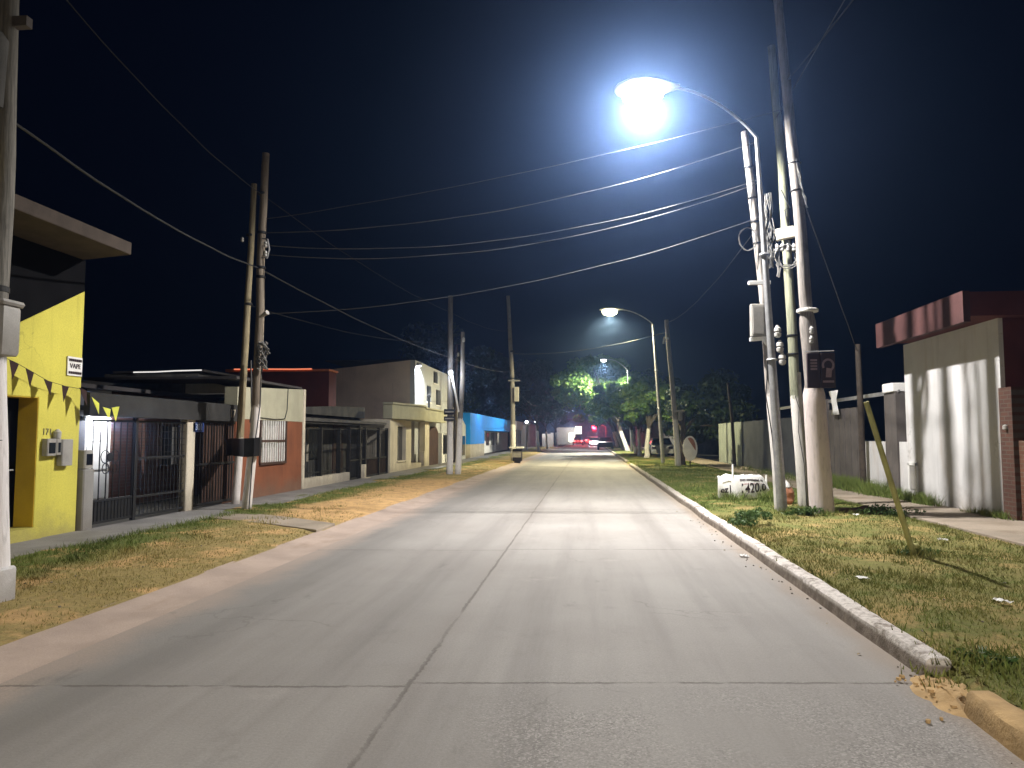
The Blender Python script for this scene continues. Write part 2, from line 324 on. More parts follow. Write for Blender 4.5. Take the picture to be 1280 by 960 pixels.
# ------------------------------------------------------------------ mesh helpers
ROOT = {}
class MB:
    def __init__(s): s.v = []; s.f = []
    def add(s, vs, fs):
        k = len(s.v); s.v += [tuple(v) for v in vs]; s.f += [tuple(i+k for i in f) for f in fs]; return s
    def box(s, x0, x1, y0, y1, z0, z1):
        x0, x1 = min(x0, x1), max(x0, x1); y0, y1 = min(y0, y1), max(y0, y1); z0, z1 = min(z0, z1), max(z0, z1)
        return s.add([(x0,y0,z0),(x1,y0,z0),(x1,y1,z0),(x0,y1,z0),(x0,y0,z1),(x1,y0,z1),(x1,y1,z1),(x0,y1,z1)],
                     [(0,3,2,1),(4,5,6,7),(0,1,5,4),(1,2,6,5),(2,3,7,6),(3,0,4,7)])
    def cbox(s, c, sx, sy, sz, rot=None, b=0):
        """box with chamfered vertical edges around c, optionally rotated"""
        b = b or min(sx, sy)*.12; hx, hy, hz = sx/2, sy/2, sz/2
        ring = [(-hx+b,-hy),(hx-b,-hy),(hx,-hy+b),(hx,hy-b),(hx-b,hy),(-hx+b,hy),(-hx,hy-b),(-hx,-hy+b)]
        vs = [(x*.94,y*.94,-hz) for x,y in ring]+[(x,y,-hz+b*.6) for x,y in ring]+[(x,y,hz-b*.6) for x,y in ring]+[(x*.94,y*.94,hz) for x,y in ring]
        M = rot or Matrix.Identity(3); c = Vector(c)
        vs = [c+M@Vector(v) for v in vs]; n = 8
        fs = [tuple(range(n-1,-1,-1)), tuple(range(3*n,4*n))]
        for r in range(3):
            for i in range(n): fs.append((r*n+i, r*n+(i+1)%n, (r+1)*n+(i+1)%n, (r+1)*n+i))
        return s.add(vs, fs)
    def tube(s, pts, rad, n=8, cap=True):
        pts = [Vector(p) for p in pts]
        if not isinstance(rad, (list, tuple)): rad = [rad]*len(pts)
        base = len(s.v); up = None
        for i, p in enumerate(pts):
            d = (pts[min(i+1, len(pts)-1)]-pts[max(i-1, 0)]).normalized()
            if up is None:
                a = Vector((1,0,0)) if abs(d.x) < .8 else Vector((0,1,0))
                up = (a-d*a.dot(d)).normalized()
            else: up = (up-d*up.dot(d)).normalized()
            w = d.cross(up)
            for k in range(n):
                t = 2*PI*k/n; s.v.append(tuple(p+(up*math.cos(t)+w*math.sin(t))*rad[i]))
        for i in range(len(pts)-1):
            for k in range(n):
                a = base+i*n+k; b = base+i*n+(k+1)%n; s.f.append((a, b, b+n, a+n))
        if cap:
            s.f.append(tuple(base+k for k in range(n-1,-1,-1))); s.f.append(tuple(base+(len(pts)-1)*n+k for k in range(n)))
        return s
    def prism(s, poly, axis, a, b):
        """polygon extruded along axis from a to b; poly in the other two axes in xyz order"""
        def P(u, v, w): return {'x': (w,u,v), 'y': (u,w,v), 'z': (u,v,w)}[axis]
        n = len(poly); vs = [P(u,v,a) for u,v in poly]+[P(u,v,b) for u,v in poly]
        fs = [tuple(range(n-1,-1,-1)), tuple(range(n,2*n))]+[(i,(i+1)%n,n+(i+1)%n,n+i) for i in range(n)]
        return s.add(vs, fs)
    def lathe(s, c, prof, n=20, axis='z'):
        base = len(s.v); c = Vector(c)
        for r, h in prof:
            for k in range(n):
                t = 2*PI*k/n; q = (r*math.cos(t), r*math.sin(t))
                o = {'z': (q[0],q[1],h), 'x': (h,q[0],q[1]), 'y': (q[0],h,q[1])}[axis]
                s.v.append(tuple(c+Vector(o)))
        for i in range(len(prof)-1):
            for k in range(n):
                a = base+i*n+k; b = base+i*n+(k+1)%n; s.f.append((a,b,b+n,a+n))
        s.f.append(tuple(base+k for k in range(n-1,-1,-1))); s.f.append(tuple(base+(len(prof)-1)*n+k for k in range(n)))
        return s
    def build(s, name, mat, parent=None, smooth=False, label=None, bevel=0):
        me = bpy.data.meshes.new(name)
        off = Vector((0,0,0))
        if parent is not None: off = ROOT[parent.name]
        me.from_pydata([tuple(Vector(v)-off) for v in s.v], [], s.f); me.update()
        import bmesh
        bm = bmesh.new(); bm.from_mesh(me); bmesh.ops.recalc_face_normals(bm, faces=bm.faces)
        if bevel:
            bmesh.ops.bevel(bm, geom=[e for e in bm.edges if e.calc_face_angle(0) > .6], offset=bevel, segments=2, affect='EDGES', profile=.6)
        bm.to_mesh(me); bm.free()
        me.materials.append(mat if not isinstance(mat, str) else m(mat))
        if smooth:
            me.polygons.foreach_set('use_smooth', [True]*len(me.polygons)); me.set_sharp_from_angle(angle=R(38))
        o = bpy.data.objects.new(name, me); COL.objects.link(o)
        if parent is not None: o.parent = parent; ROOT[o.name] = off
        else: ROOT[o.name] = Vector((0,0,0))
        if label: o['label'] = label
        return o

def tag(o, label, cat, group=None):
    o['label'] = label; o['category'] = cat
    if group: o['group'] = group
    return o
def thing(name, label, cat, loc, group=None):
    o = bpy.data.objects.new(name, None); COL.objects.link(o); o.location = loc; o.empty_display_size = .2
    ROOT[o.name] = Vector(loc); return tag(o, label, cat, group)
def structure(o): o['kind'] = 'structure'; return o
def npmesh(name, V, F, mat, parent=None):
    """V (n,3) F (m,k) numpy"""
    me = bpy.data.meshes.new(name); off = ROOT[parent.name] if parent is not None else Vector((0,0,0))
    V = V-np.array(off)
    k = F.shape[1]
    me.vertices.add(len(V)); me.vertices.foreach_set('co', V.astype(np.float32).ravel())
    me.loops.add(F.size); me.loops.foreach_set('vertex_index', F.astype(np.int32).ravel())
    me.polygons.add(len(F)); me.polygons.foreach_set('loop_start', np.arange(0, F.size, k, dtype=np.int32))
    me.update(calc_edges=True); me.materials.append(m(mat))
    o = bpy.data.objects.new(name, me); COL.objects.link(o)
    if parent is not None: o.parent = parent; ROOT[o.name] = off
    return o
def text(s, size, depth, M, name, mat, parent, align='CENTER'):
    cu = bpy.data.curves.new('t', 'FONT'); cu.body = s; cu.size = size; cu.extrude = depth; cu.align_x = align; cu.align_y = 'CENTER'
    o = bpy.data.objects.new('t', cu); COL.objects.link(o)
    dg = bpy.context.evaluated_depsgraph_get(); me = bpy.data.meshes.new_from_object(o.evaluated_get(dg))
    bpy.data.objects.remove(o); me.transform(M); off = ROOT[parent.name] if parent else Vector()
    me.transform(Matrix.Translation(-off)); me.name = name; me.materials.clear(); me.materials.append(m(mat))
    r = bpy.data.objects.new(name, me); COL.objects.link(r)
    if parent: r.parent = parent; ROOT[r.name] = off
    return r
# text frames: facing +X (left facades) / facing -Y (towards the viewer)
def face_px(x, y, z): return Matrix.Translation((x,y,z)) @ Matrix(((0,0,1,0),(1,0,0,0),(0,1,0,0),(0,0,0,1)))
def face_ny(x, y, z, rz=0): return Matrix.Translation((x,y,z)) @ Matrix.Rotation(rz,4,'Z') @ Matrix(((1,0,0,0),(0,0,-1,0),(0,1,0,0),(0,0,0,1)))

def spot(parent, loc, power, col, radius=.09, size=166, blend=.42, rot=(0,0,0)):
    l = bpy.data.lights.new('spot_light', 'SPOT'); l.energy = power; l.color = col; l.shadow_soft_size = radius
    l.spot_size = R(size); l.spot_blend = blend
    o = bpy.data.objects.new('light_source', l); COL.objects.link(o); o.parent = parent; o.location = Vector(loc)-ROOT[parent.name]; o.rotation_euler = rot
    return o
def point(parent, loc, power, col, radius=.05):
    l = bpy.data.lights.new('wall_light', 'POINT'); l.energy = power; l.color = col; l.shadow_soft_size = radius
    o = bpy.data.objects.new('light_source', l); COL.objects.link(o); o.parent = parent; o.location = Vector(loc)-ROOT[parent.name]
    return o

# ------------------------------------------------------------------ ground
g = MB(); g.add([(-160,-60,-.03),(160,-60,-.03),(160,300,-.03),(-160,300,-.03)], [(0,1,2,3)])
structure(g.build('ground', 'ground'))
Y0, Y1 = -25, 240
g = MB(); g.add([(-3.80,Y0,0),(2.3,Y0,0),(2.3,Y1,0),(-3.80,Y1,0)], [(0,1,2,3)])
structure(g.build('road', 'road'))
# dished gutter, left
g = MB(); ys = [Y0+i*.5 for i in range(int((110-Y0)/.5)+1)]
xs = [(-3.80, 0), (-3.95, -.004), (-4.2, .012), (-4.36, .035), (-4.42, .04)]
vs = []
for y in ys:
    w = mnoise.noise((0, y*.5, 3))*.035
    for i, (x, z) in enumerate(xs): vs.append((x+(w if i > 0 else 0), y, z))
n = len(xs); fs = [(i*n+k, i*n+k+1, (i+1)*n+k+1, (i+1)*n+k) for i in range(len(ys)-1) for k in range(n-1)]
g.add(vs, fs); structure(g.build('gutter', 'gutter', smooth=True))

def vz(x, y):
    return .055*mnoise.noise((x*.7, y*.5, 1))+.02*mnoise.noise((x*2.5, y*2.5, 5))
def left_z(x, y):
    t = min(1, max(0, (-4.36-x)/.5)); return .035+t*.04+vz(x, y)*t
def right_z(x, y):
    if x < 2.27: return -.01
    t = min(1, max(0, (x-2.34)/.5)); b = min(1, max(0, (5.85-x)/.4)); return .105+vz(x, y)*t*b+.03*t*b
def sheet(name, x0, x1, y0, y1, dx, dy, zf, mat):
    nx = int((x1-x0)/dx)+1; ny = int((y1-y0)/dy)+1
    V = [(x0+(x1-x0)*i/(nx-1), y0+(y1-y0)*j/(ny-1)) for j in range(ny) for i in range(nx)]
    V = [(x, y, zf(x, y)) for x, y in V]
    F = [(j*nx+i, j*nx+i+1, (j+1)*nx+i+1, (j+1)*nx+i) for j in range(ny-1) for i in range(nx-1)]
    g = MB(); g.add(V, F); return structure(g.build(name, mat, smooth=True))
sheet('verge', -7.35, -4.37, Y0, 110, .15, .25, left_z, 'verge')
sheet('verge', 2.25, 6.1, Y0, 110, .15, .25, right_z, 'verge')
g = MB(); g.box(-8.15, -7.02, Y0, 110, -.02, .085); structure(g.build('pavement', 'pavement'))
g = MB(); g.box(5.85, 7.42, Y0, 110, -.02, .142); structure(g.build('pavement', 'pavementdirt'))
# crossing slab through the left verge
g = MB(); g.prism([(-7.03,14.35),(-5.6,13.55),(-4.40,12.65),(-4.40,11.75),(-5.6,12.55),(-7.03,13.3)], 'z', -.01, .082)
structure(g.build('driveway', 'pavementdirt', bevel=.012))

def kerb(y0, y1, x, mat, name, seed):
    g = MB(); st = .14; k = int((y1-y0)/st)+1; prof = [(0,-.02),(.012,.06),(.02,.118),(.045,.138),(.15,.140),(.185,.125),(.19,.0)]
    vs = []
    for i in range(k):
        y = y0+(y1-y0)*i/(k-1); wx = .03*mnoise.noise((seed, y*.45, 0)); wz = .012*mnoise.noise((seed, y*.8, 4))
        chip = max(0, mnoise.noise((seed, y*2.1, 9))-.25)*.09
        for a, z in prof:
            e = 1 if z > .05 else 0
            vs.append((x+a+wx+e*.009*mnoise.noise((a*30, y*5, seed))+(chip if a < .05 and z > .1 else 0), y, z+e*(wz+.007*mnoise.noise((a*20, y*7, seed+3)))-(chip*.5 if z > .13 else 0)))
    n = len(prof); fs = [(i*n+q, i*n+q+1, (i+1)*n+q+1, (i+1)*n+q) for i in range(k-1) for q in range(n-1)]
    fs += [tuple(range(n)), tuple((k-1)*n+q for q in range(n-1,-1,-1))]
    g.add(vs, fs); return structure(g.build(name, mat, smooth=True))
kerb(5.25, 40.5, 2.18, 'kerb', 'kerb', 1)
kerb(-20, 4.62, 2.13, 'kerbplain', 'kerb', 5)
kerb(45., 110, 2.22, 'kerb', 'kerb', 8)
# rubble in the kerb gap
g = MB(); n = 30; vs = []
for q in range(n+1):
    for i in range(n+1):
        u, v = i/n*2-1, q/n*2-1; e = max(0, 1-u*u-v*v)**.8
        z = e*(.045+.05*mnoise.noise((u*2.2, v*2.4, 1))+.035*mnoise.noise((u*6, v*7, 4))+.02*mnoise.noise((u*15, v*15, 9)))
        vs.append((2.29+u*.30+v*.02, 4.93+v*.48, z+.004-.02*(1-e)))
g.add(vs, [(q*(n+1)+i, q*(n+1)+i+1, (q+1)*(n+1)+i+1, (q+1)*(n+1)+i) for q in range(n) for i in range(n)])
for i in range(60):
    y = random.gauss(4.92, .24); x = 2.18+random.gauss(0, .12); r = random.uniform(.005, .018)
    g.cbox((x, y, .004+r*.5+max(0, .03-abs(y-4.92)*.09)), r*2, r*1.5, r*1.1, Matrix.Rotation(random.random()*3, 3, 'Z'), r*.45)
o = g.build('kerb_rubble', 'kerbplain', None, True); tag(o, 'crumbled ochre rubble in the gap of the right kerb', 'rubble'); o['kind'] = 'stuff'

# ------------------------------------------------------------------ grass blades
def blades():
    V = []; F = []
    def bare(x, y):
        n2 = mnoise.noise((x*2.0, y*.9, 2.)); n1 = mnoise.noise((x*.6, y*.6, 7))
        if x < 0:
            if 14.6+n2 < y < 25.5+n2 and x > -6.05+n1*.5: return .05
            if 11.65 < y < 14.2 and (y-12.2)-(-4.4-x)*.62 > -.55 and (y-12.2)-(-4.4-x)*.62 < .55: return .0
            if x > -4.55: return .5
            return max(.05, .5+.6*n1+.7*mnoise.noise((x*1.2, y*1.2, 5)))
        n3 = mnoise.noise((x*1.1, y*1.1, 11))
        return max(.04, .68+.8*n1+.5*n2+.6*n3)
    def put(x, y, z, h, w):
        a = random.random()*2*PI; ca, sa = math.cos(a)*w, math.sin(a)*w
        tx, ty = random.gauss(0, .45)*h, random.gauss(0, .45)*h
        k = len(V); V.extend(((x-ca, y-sa, z-.006), (x+ca, y+sa, z-.006), (x+tx, y+ty, z+h))); F.append((k, k+1, k+2))
    def fill(x0, x1, y0, y1, zf, kd, hf):
        y = y0
        while y < y1:
            dy = 1.; dens = min(1700, kd*9/max(y, 5)); N = int(dens*(x1-x0)*dy)
            for _ in range(N):
                px, py = random.uniform(x0, x1), y+random.random()*dy
                if random.random() > bare(px, py): continue
                h, w = hf(px, py); sc = 1+py/45
                put(px, py, zf(px, py), h*random.uniform(.5, 1.3), w*sc*random.uniform(.7, 1.3))
            y += dy
    fill(-7.1, -4.4, 5.5, 44, left_z, 1250, lambda x, y: ((.028 if x > -6.1 else .05), .0042))
    fill(2.37, 5.95, 3.2, 44, right_z, 1350, lambda x, y: ((.032+.035*max(0, mnoise.noise((x, y, 3)))+(.02 if y > 17 else 0)), .0042))
    # overgrown edges, weeds against the walls on the right, tufts at the poles and the kerb gap
    for _ in range(2600): x = -7.0+random.gauss(.06, .10); y = random.uniform(5.5, 16); put(x, y, .075, random.uniform(.03, .10), .006)
    def clump(cx, cy, sx, sy, n, h, z=.12):
        for _ in range(n): put(random.gauss(cx, sx), random.gauss(cy, sy), z, h*random.uniform(.4, 1.25), .008)
    for _ in range(60): clump(7.12+random.gauss(0, .09), random.uniform(18.6, 24.5), .12, .25, 70, .34, .14)
    for _ in range(26): clump(7.2+random.gauss(0, .06), random.uniform(16.3, 18.8), .08, .2, 55, .24, .14)
    for _ in range(10): clump(7.28, random.uniform(13.2, 15.2), .06, .15, 40, .14, .14)
    for _ in range(14): clump(6.9, random.uniform(24, 36), .25, .6, 60, .22, .13)
    clump(4.0, 9.62, .12, .12, 260, .15); clump(3.95, 14.7, .2, .12, 300, .14); clump(4.5, 14.3, .25, .12, 260, .12)
    for _ in range(150):
        x, y = random.uniform(2.5, 5.7), random.uniform(4, 17); clump(x, y, .07, .07, 22, random.uniform(.04, .11))
    for _ in range(110):
        x, y = random.uniform(-6.9, -5.2), random.uniform(6.5, 22); clump(x, y, .09, .09, 20, random.uniform(.04, .09), .07)
    clump(2.62, 5.3, .16, .2, 420, .075, .11); clump(2.3, 5.15, .10, .12, 160, .06, .03)
    for _ in range(9): clump(random.uniform(2.9, 4.4), random.uniform(17.2, 17.9), .12, .08, 90, .22)
    for _ in range(20): clump(random.uniform(2.5, 5.6), random.uniform(20, 38), .3, .4, 60, .16)
    for _ in range(30): clump(2.42, random.uniform(5.6, 20), .05, .3, 26, .06)
    o = npmesh('grass', np.array(V), np.array(F), 'grass'); tag(o, 'short dry and green grass of the two roadside verges', 'grass'); o['kind'] = 'stuff'
blades()
# pebbles, dry leaves and litter on road edge and verge
g = MB()
for i in range(190):
    if i % 5 == 0: x, y, z = 2.14-abs(random.gauss(0, .12)), random.uniform(3.6, 16), .0
    elif i % 2 == 1: x, y = random.uniform(2.5, 5.7), random.uniform(4, 15); z = right_z(x, y)
    else: x, y = random.uniform(-6.8, -4.5), random.uniform(6, 18); z = left_z(x, y)
    r = random.uniform(.004, .012)
    g.cbox((x, y, z+r*.5), r*2, r*1.6, r*1.1, Matrix.Rotation(random.random()*3, 3, 'Z'), r*.45)
o = g.build('pebbles', 'concrete'); tag(o, 'loose pebbles strewn along the kerb and on the verges', 'pebbles'); o['kind'] = 'stuff'
g = MB()
for i in range(150):
    if i < 80: x, y = random.uniform(2.45, 5.7), random.uniform(4, 15); z = right_z(x, y)+.02
    elif i < 130: x, y = random.uniform(-6.9, -4.5), random.uniform(6, 20); z = left_z(x, y)+.015
    else: x, y, z = 2.13-abs(random.gauss(0, .12)), random.uniform(4, 18), .006
    r = random.uniform(.010, .024); a = random.random()*6
    g.add([(x+r*math.cos(a), y+r*math.sin(a), z), (x-r*.4*math.sin(a), y+r*.4*math.cos(a), z+.012), (x-r*math.cos(a), y-r*math.sin(a), z+.002), (x+r*.4*math.sin(a), y-r*.4*math.cos(a), z+.008)], [(0,1,2,3)])
o = g.build('fallen_leaves', plain('dry leaf', (.40, .31, .17), .9, .4, 30)); tag(o, 'dry fallen leaves scattered over verges and gutter', 'leaves'); o['kind'] = 'stuff'

# ------------------------------------------------------------------ street lamps
def street_lamp(bx, y, head, power, col, glow, label, rad=(.102, .038), ztop=7.6, topx=None, bowl=1.0):
    t = thing('street_lamp', label, 'street lamp', (bx, y, .1), 'street lamps along the right kerb')
    tx = bx-.32 if topx is None else topx
    g = MB(); N = 12
    pts = [(bx+(tx-bx)*k/N, y, .1+(ztop-.1)*k/N) for k in range(N+1)]
    g.tube(pts, [rad[0]+(rad[1]-rad[0])*k/N for k in range(N+1)], 14)
    for zc in (3.1, 5.2): g.lathe((bx+(tx-bx)*(zc/ztop), y, zc), [(rad[0]*1.02, -.02), (rad[0]*1.06, 0), (rad[0]*.9, .02)], 14)
    g.build('column', 'steel', t, True)
    hx, hz = head
    a = MB(); arm = []
    for k in range(13):
        s_ = k/12; arm.append((tx+(hx+.42-tx)*s_, y, ztop+(hz+.10-ztop)*math.sin(s_*PI/2)**.85))
    a.tube(arm, .032, 10); a.build('arm', 'steel', t, True)
    h = MB(); n = 9
    secs = [(dx_*max(1, bowl*.9), ry_*max(1, bowl*1.35), rz_) for dx_, ry_, rz_ in ((.46, .045, .04), (.36, .08, .06), (.2, .17, .085), (0, .22, .10), (-.2, .21, .09), (-.36, .12, .05), (-.40, .04, .02))]
    vs = []; K = 16
    for dx, ry, rz in secs:
        for k in range(K):
            th = 2*PI*k/K; zz = math.sin(th)*rz; vs.append((hx+dx, y+math.cos(th)*ry, hz+.10+(zz if zz > 0 else zz*.35)))
    fs = [(i*K+k, i*K+(k+1)%K, (i+1)*K+(k+1)%K, (i+1)*K+k) for i in range(len(secs)-1) for k in range(K)]+[tuple(range(K)), tuple((len(secs)-1)*K+k for k in range(K))]
    h.add(vs, fs); hd = h.build('lamp_head', 'graymetal', t, True)
    b = MB(); b.lathe((hx-.04, y, hz+.06), [(r_*bowl, h_*bowl*.62) for r_, h_ in ((.21, .02), (.25, -.03), (.245, -.12), (.20, -.21), (.11, -.27), (.02, -.29))], 24)
    b.build('lamp_bowl', glow, hd, True)
    spot(t, (hx-.04, y, hz+.03-.29*.62*bowl), power, col, .11)
    return t
COOL = (1.0, .965, .93)
street_lamp(3.74, 14.93, (1.21, 8.62), 8200, COOL, 'lampglow', 'nearest street lamp, steel column in the pole cluster, brightest white light', topx=3.42, bowl=1.7)
street_lamp(4.05, 41, (1.29, 8.5), 9000, (1.0, .90, .56), 'lampglowwarm', 'second street lamp down the road with yellowish glow over the carriageway', rad=(.11, .06), ztop=7.75, topx=3.6, bowl=1.7)
street_lamp(3.95, 68, (1.51, 8.5), 12000, (1.0, .97, .80), 'lampglow', 'small distant street lamp just above the tree crown')
street_lamp(3.95, 95, (1.3, 8.5), 7500, COOL, 'lampglow', 'farthest street lamp, hidden among the street trees')
street_lamp(3.85, -11.5, (1.2, 8.5), 11000, (1.0, .92, .80), 'lampglow', 'street lamp standing behind the viewer on the right verge')

# ------------------------------------------------------------------ utility poles
def wob(pts, seed, amp=.02, n=14):
    """resample a polyline of points with a slight natural crookedness"""
    pts = [Vector(p) for p in pts]; out = []
    for i in range(n+1):
        s_ = i/n*(len(pts)-1); k = min(int(s_), len(pts)-2); q = pts[k].lerp(pts[k+1], s_-k)
        out.append(q+Vector((mnoise.noise((seed, q.z*.6, 0)), mnoise.noise((seed, q.z*.6, 9)), 0))*amp)
    return out
def wood_pole(label, pts, r0, r1, mat, seed, group=None, name='utility_pole', rf=None):
    t = thing(name, label, 'utility pole', (pts[0][0], pts[0][1], 0), group)
    q = wob(pts, seed, n=40 if rf else 14); n = len(q)
    g = MB(); g.tube(q, [(rf(q[k].z) if rf else r0+(r1-r0)*k/(n-1))*(1+.03*mnoise.noise((seed, k*.9, 2))) for k in range(n)], 16)
    g.build('shaft', mat, t, True)
    return t
def ring(t, c, r, z=.035, mat='iron'):
    g = MB(); g.lathe(c, [(r, -z), (r+.012, -z*.7), (r+.012, z*.7), (r, z)], 16); return g.build('band', mat, t, True)
def insulator(t, c, s=1.0, name='insulator'):
    g = MB(); g.lathe(c, [(.02*s, -.09*s), (.045*s, -.07*s), (.05*s, -.03*s), (.03*s, -.015*s), (.05*s, 0), (.045*s, .04*s), (.025*s, .055*s), (.02*s, .08*s)], 12)
    return g.build(name, 'porcelain', t, True)

# left roadside, at the picture edge
t = wood_pole('thick near pole with white foot, meter box and yellow strip', [(-5.42, 6.36, 0), (-5.62, 6.42, 2.3), (-5.69, 6.5, 4.5), (-5.74, 6.5, 7.2)], .145, .105, 'polefront', 1)
g = MB(); g.cbox((-5.46, 6.30, .20), .36, .36, .40, b=.03); g.build('footing', 'whitedirty', t)
g = MB(); g.cbox((-5.50, 6.28, 2.575), .40, .30, .46, b=.05); b = g.build('meter_box', 'graymetal', t, True)
g = MB(); g.cbox((-5.50, 6.28, 2.83), .44, .34, .05, b=.04); g.build('lid', 'graymetal', b)
g = MB(); g.cbox((-5.585, 6.27, 4.22), .055, .02, .42, b=.005); g.build('reflective_strip', 'yellowtape', t)
ring(t, (-5.66, 6.44, 3.0), .135); ring(t, (-5.58, 6.38, 1.55), .145, .02)
g = MB(); g.lathe((-5.80, 6.4, 5.15), [(.05, -.42), (.19, -.38), (.2, .30), (.15, .38), (.05, .42)], 18); g.build('transformer', 'darkconcrete', t, True)
g = MB(); g.box(-6.1, -5.45, 6.46, 6.54, 5.62, 5.72); g.build('crossarm', 'boards', t)

# left pair in front of the red brick house
t = wood_pole('tall white-footed pole of the left pair, rag of cable at mid height', [(-7.04, 14.78, 0), (-6.88, 14.8, 2.0), (-6.86, 14.8, 4.2), (-6.87, 14.8, 5.6), (-6.79, 14.8, 7.62)], .10, .075, 'poleleft', 3, 'pole pair before the brick house')
Lp1 = t
for z in (4.95, 5.15, 5.9, 6.75): ring(t, (-6.86, 14.8, z), .090, .03)
g = MB(); g.tube([(-6.80, 14.7, 5.75), (-6.66, 14.66, 5.72), (-6.62, 14.66, 5.5), (-6.66, 14.66, 5.32), (-6.80, 14.7, 5.34)], .016, 6); g.build('bracket', 'steel', t, True)
for z in (5.42, 5.62): insulator(t, (-6.70, 14.66, z), .9)
g = MB(); g.tube([(-6.80, 14.7, 4.08), (-6.60, 14.6, 4.16)], [.03, .05], 10); g.build('junction_cap', 'graymetal', t, True)
g = MB()
for k in range(15):
    a = random.random()*6; pts = []
    for i in range(6): pts.append((-6.72+math.cos(a+i*1.1)*.09+random.gauss(0, .03), 14.66+math.sin(a+i*1.2)*.07, 3.55-i*.11+random.gauss(0, .03)))
    g.tube(pts, .014, 5)
g.build('cable_bundle', 'rope', t, True)
g = MB(); g.tube([(-6.72, 14.66, 3.4), (-6.75, 14.68, 2.2), (-6.9, 14.7, 1.0), (-6.93, 14.68, .1)], .013, 6); g.build('down_cable', 'graycable', t, True)
t = wood_pole('shorter greenish pole leaning behind its taller twin', [(-7.88, 16.0, 0), (-7.78, 16.0, 2.2), (-7.70, 16.0, 5), (-7.62, 16.0, 7.40)], .09, .062, 'poleleftb', 5, 'pole pair before the brick house')
for z in (4.6, 6.2): ring(t, (-7.69, 16.0, z), .075, .03)
insulator(t, (-7.85, 15.95, 6.1), .7)
g = MB(); g.tube([(-7.55, 15.9, 3.3), (-7.50, 15.9, 2.2), (-7.52, 15.88, 1.9)], .02, 6); g.build('cable_stub', 'graycable', t, True)
# black sheet strapped over both poles
prof = [(-8.06, 15.9, -.02), (-7.86, 15.75, 0), (-7.45, 15.25, -.005), (-7.05, 14.66, 0), (-6.82, 14.60, .01), (-6.74, 14.66, .02), (-6.74, 14.76, .02), (-6.80, 14.82, .02)]
g = MB()
for (a, b) in zip(prof[:-1], prof[1:]):
    x0, y0, d0 = a; x1, y1, d1 = b; nx, ny = (y1-y0), -(x1-x0); L = math.hypot(nx, ny); nx, ny = nx/L*.012, ny/L*.012
    z0, z1, z2, z3 = 1.17+d0, 1.17+d1, 1.55+d1, 1.55+d0
    g.add([(x0,y0,z0),(x1,y1,z1),(x1,y1,z2),(x0,y0,z3),(x0+nx,y0+ny,z0),(x1+nx,y1+ny,z1),(x1+nx,y1+ny,z2),(x0+nx,y0+ny,z3)], [(0,1,2,3),(4,5,6,7),(0,1,5,4),(3,2,6,7),(0,3,7,4),(1,2,6,5)])
tag(g.build('plastic_sheet', 'plastic'), 'black sheet strapped across the two poles before the red house', 'sheet')

# far left pair with street boards
t = wood_pole('taller of the two white-footed poles with dark boards by the cream house', [(-5.52, 29.3, 0), (-5.5, 29.3, 2.5), (-5.52, 29.3, 7.27)], .14, .10, 'polefar', 6, 'pole pair by the cream house')
for zc, h in ((2.56, .22), (2.29, .18)):
    g = MB(); g.cbox((-5.50, 29.12, zc), .44, .04, h, b=.01); sb = g.build('street_board', 'black', t)
    g = MB(); g.box(-5.68, -5.32, 29.088, 29.097, zc-.025, zc+.03); g.build('lettering_strip', 'graymetal', sb)
t2 = wood_pole('bent white-footed pole with a small lit lamp beside the dark boards', [(-5.2, 29.4, 0), (-5.12, 29.4, 2.0), (-5.02, 29.4, 4.0), (-5.05, 29.5, 5.82)], .13, .075, 'polefar', 7, 'pole pair by the cream house')
insulator(t2, (-4.98, 29.38, 5.5), 1.2)
g = MB(); g.tube([(-5.10, 28.98, 2.55), (-5.26, 28.98, 3.4), (-5.40, 28.98, 4.05)], [.035, .045, .055], 10); st = g.build('lamp_stem', 'whitemetal', t2, True)
g = MB(); g.lathe((-5.42, 28.93, 4.12), [(.02, -.07), (.07, -.04), (.075, .03), (.03, .07)], 14); g.build('lamp_globe', 'floodglow', st, True)
point(t2, (-5.36, 28.78, 4.02), 60, (.92, .96, 1.0), .05)
t = wood_pole('slim dark pole rising behind the far pole pair', [(-7.6, 42, 0), (-7.55, 42, 6.9)], .13, .09, 'barkdark', 9)
insulator(t, (-7.43, 41.9, 6.3), 1.4)
t = wood_pole('very tall far pole beside the blue building', [(-4.62, 46, 0), (-4.7, 46, 5), (-4.97, 46, 10.45)], .17, .11, 'polefar', 10)
PC = t
for z in (5.2, 6.9): ring(t, (-4.72, 46, z), .15, .05)
g = MB(); g.tube([(-4.95, 45.9, 5.05), (-4.2, 45.9, 5.05)], .05, 8); g.build('crossarm', 'steel', t, True)
g = MB(); g.cbox((-4.42, 45.85, 4.2), .30, .25, .9); g.build('control_box', 'graymetal', t)

# right cluster
t = wood_pole('wooden pole with bracket lamp beside the second street lamp column', [(4.38, 37, 0), (4.28, 37, 2.3), (3.91, 37, 7.35)], .15, .10, 'polegray', 33)
g = MB(); g.tube([(4.0, 36.9, 6.4), (3.78, 36.85, 6.45), (3.74, 36.85, 6.15)], .05, 8); g.build('bracket', 'whitemetal', t, True)
g = MB(); g.lathe((4.50, 36.9, 2.65), [(.05, -.30), (.11, -.25), (.10, .1), (.24, .13), (.24, .2), (.1, .22)], 14); g.build('transformer', 'graymetal', t, True)

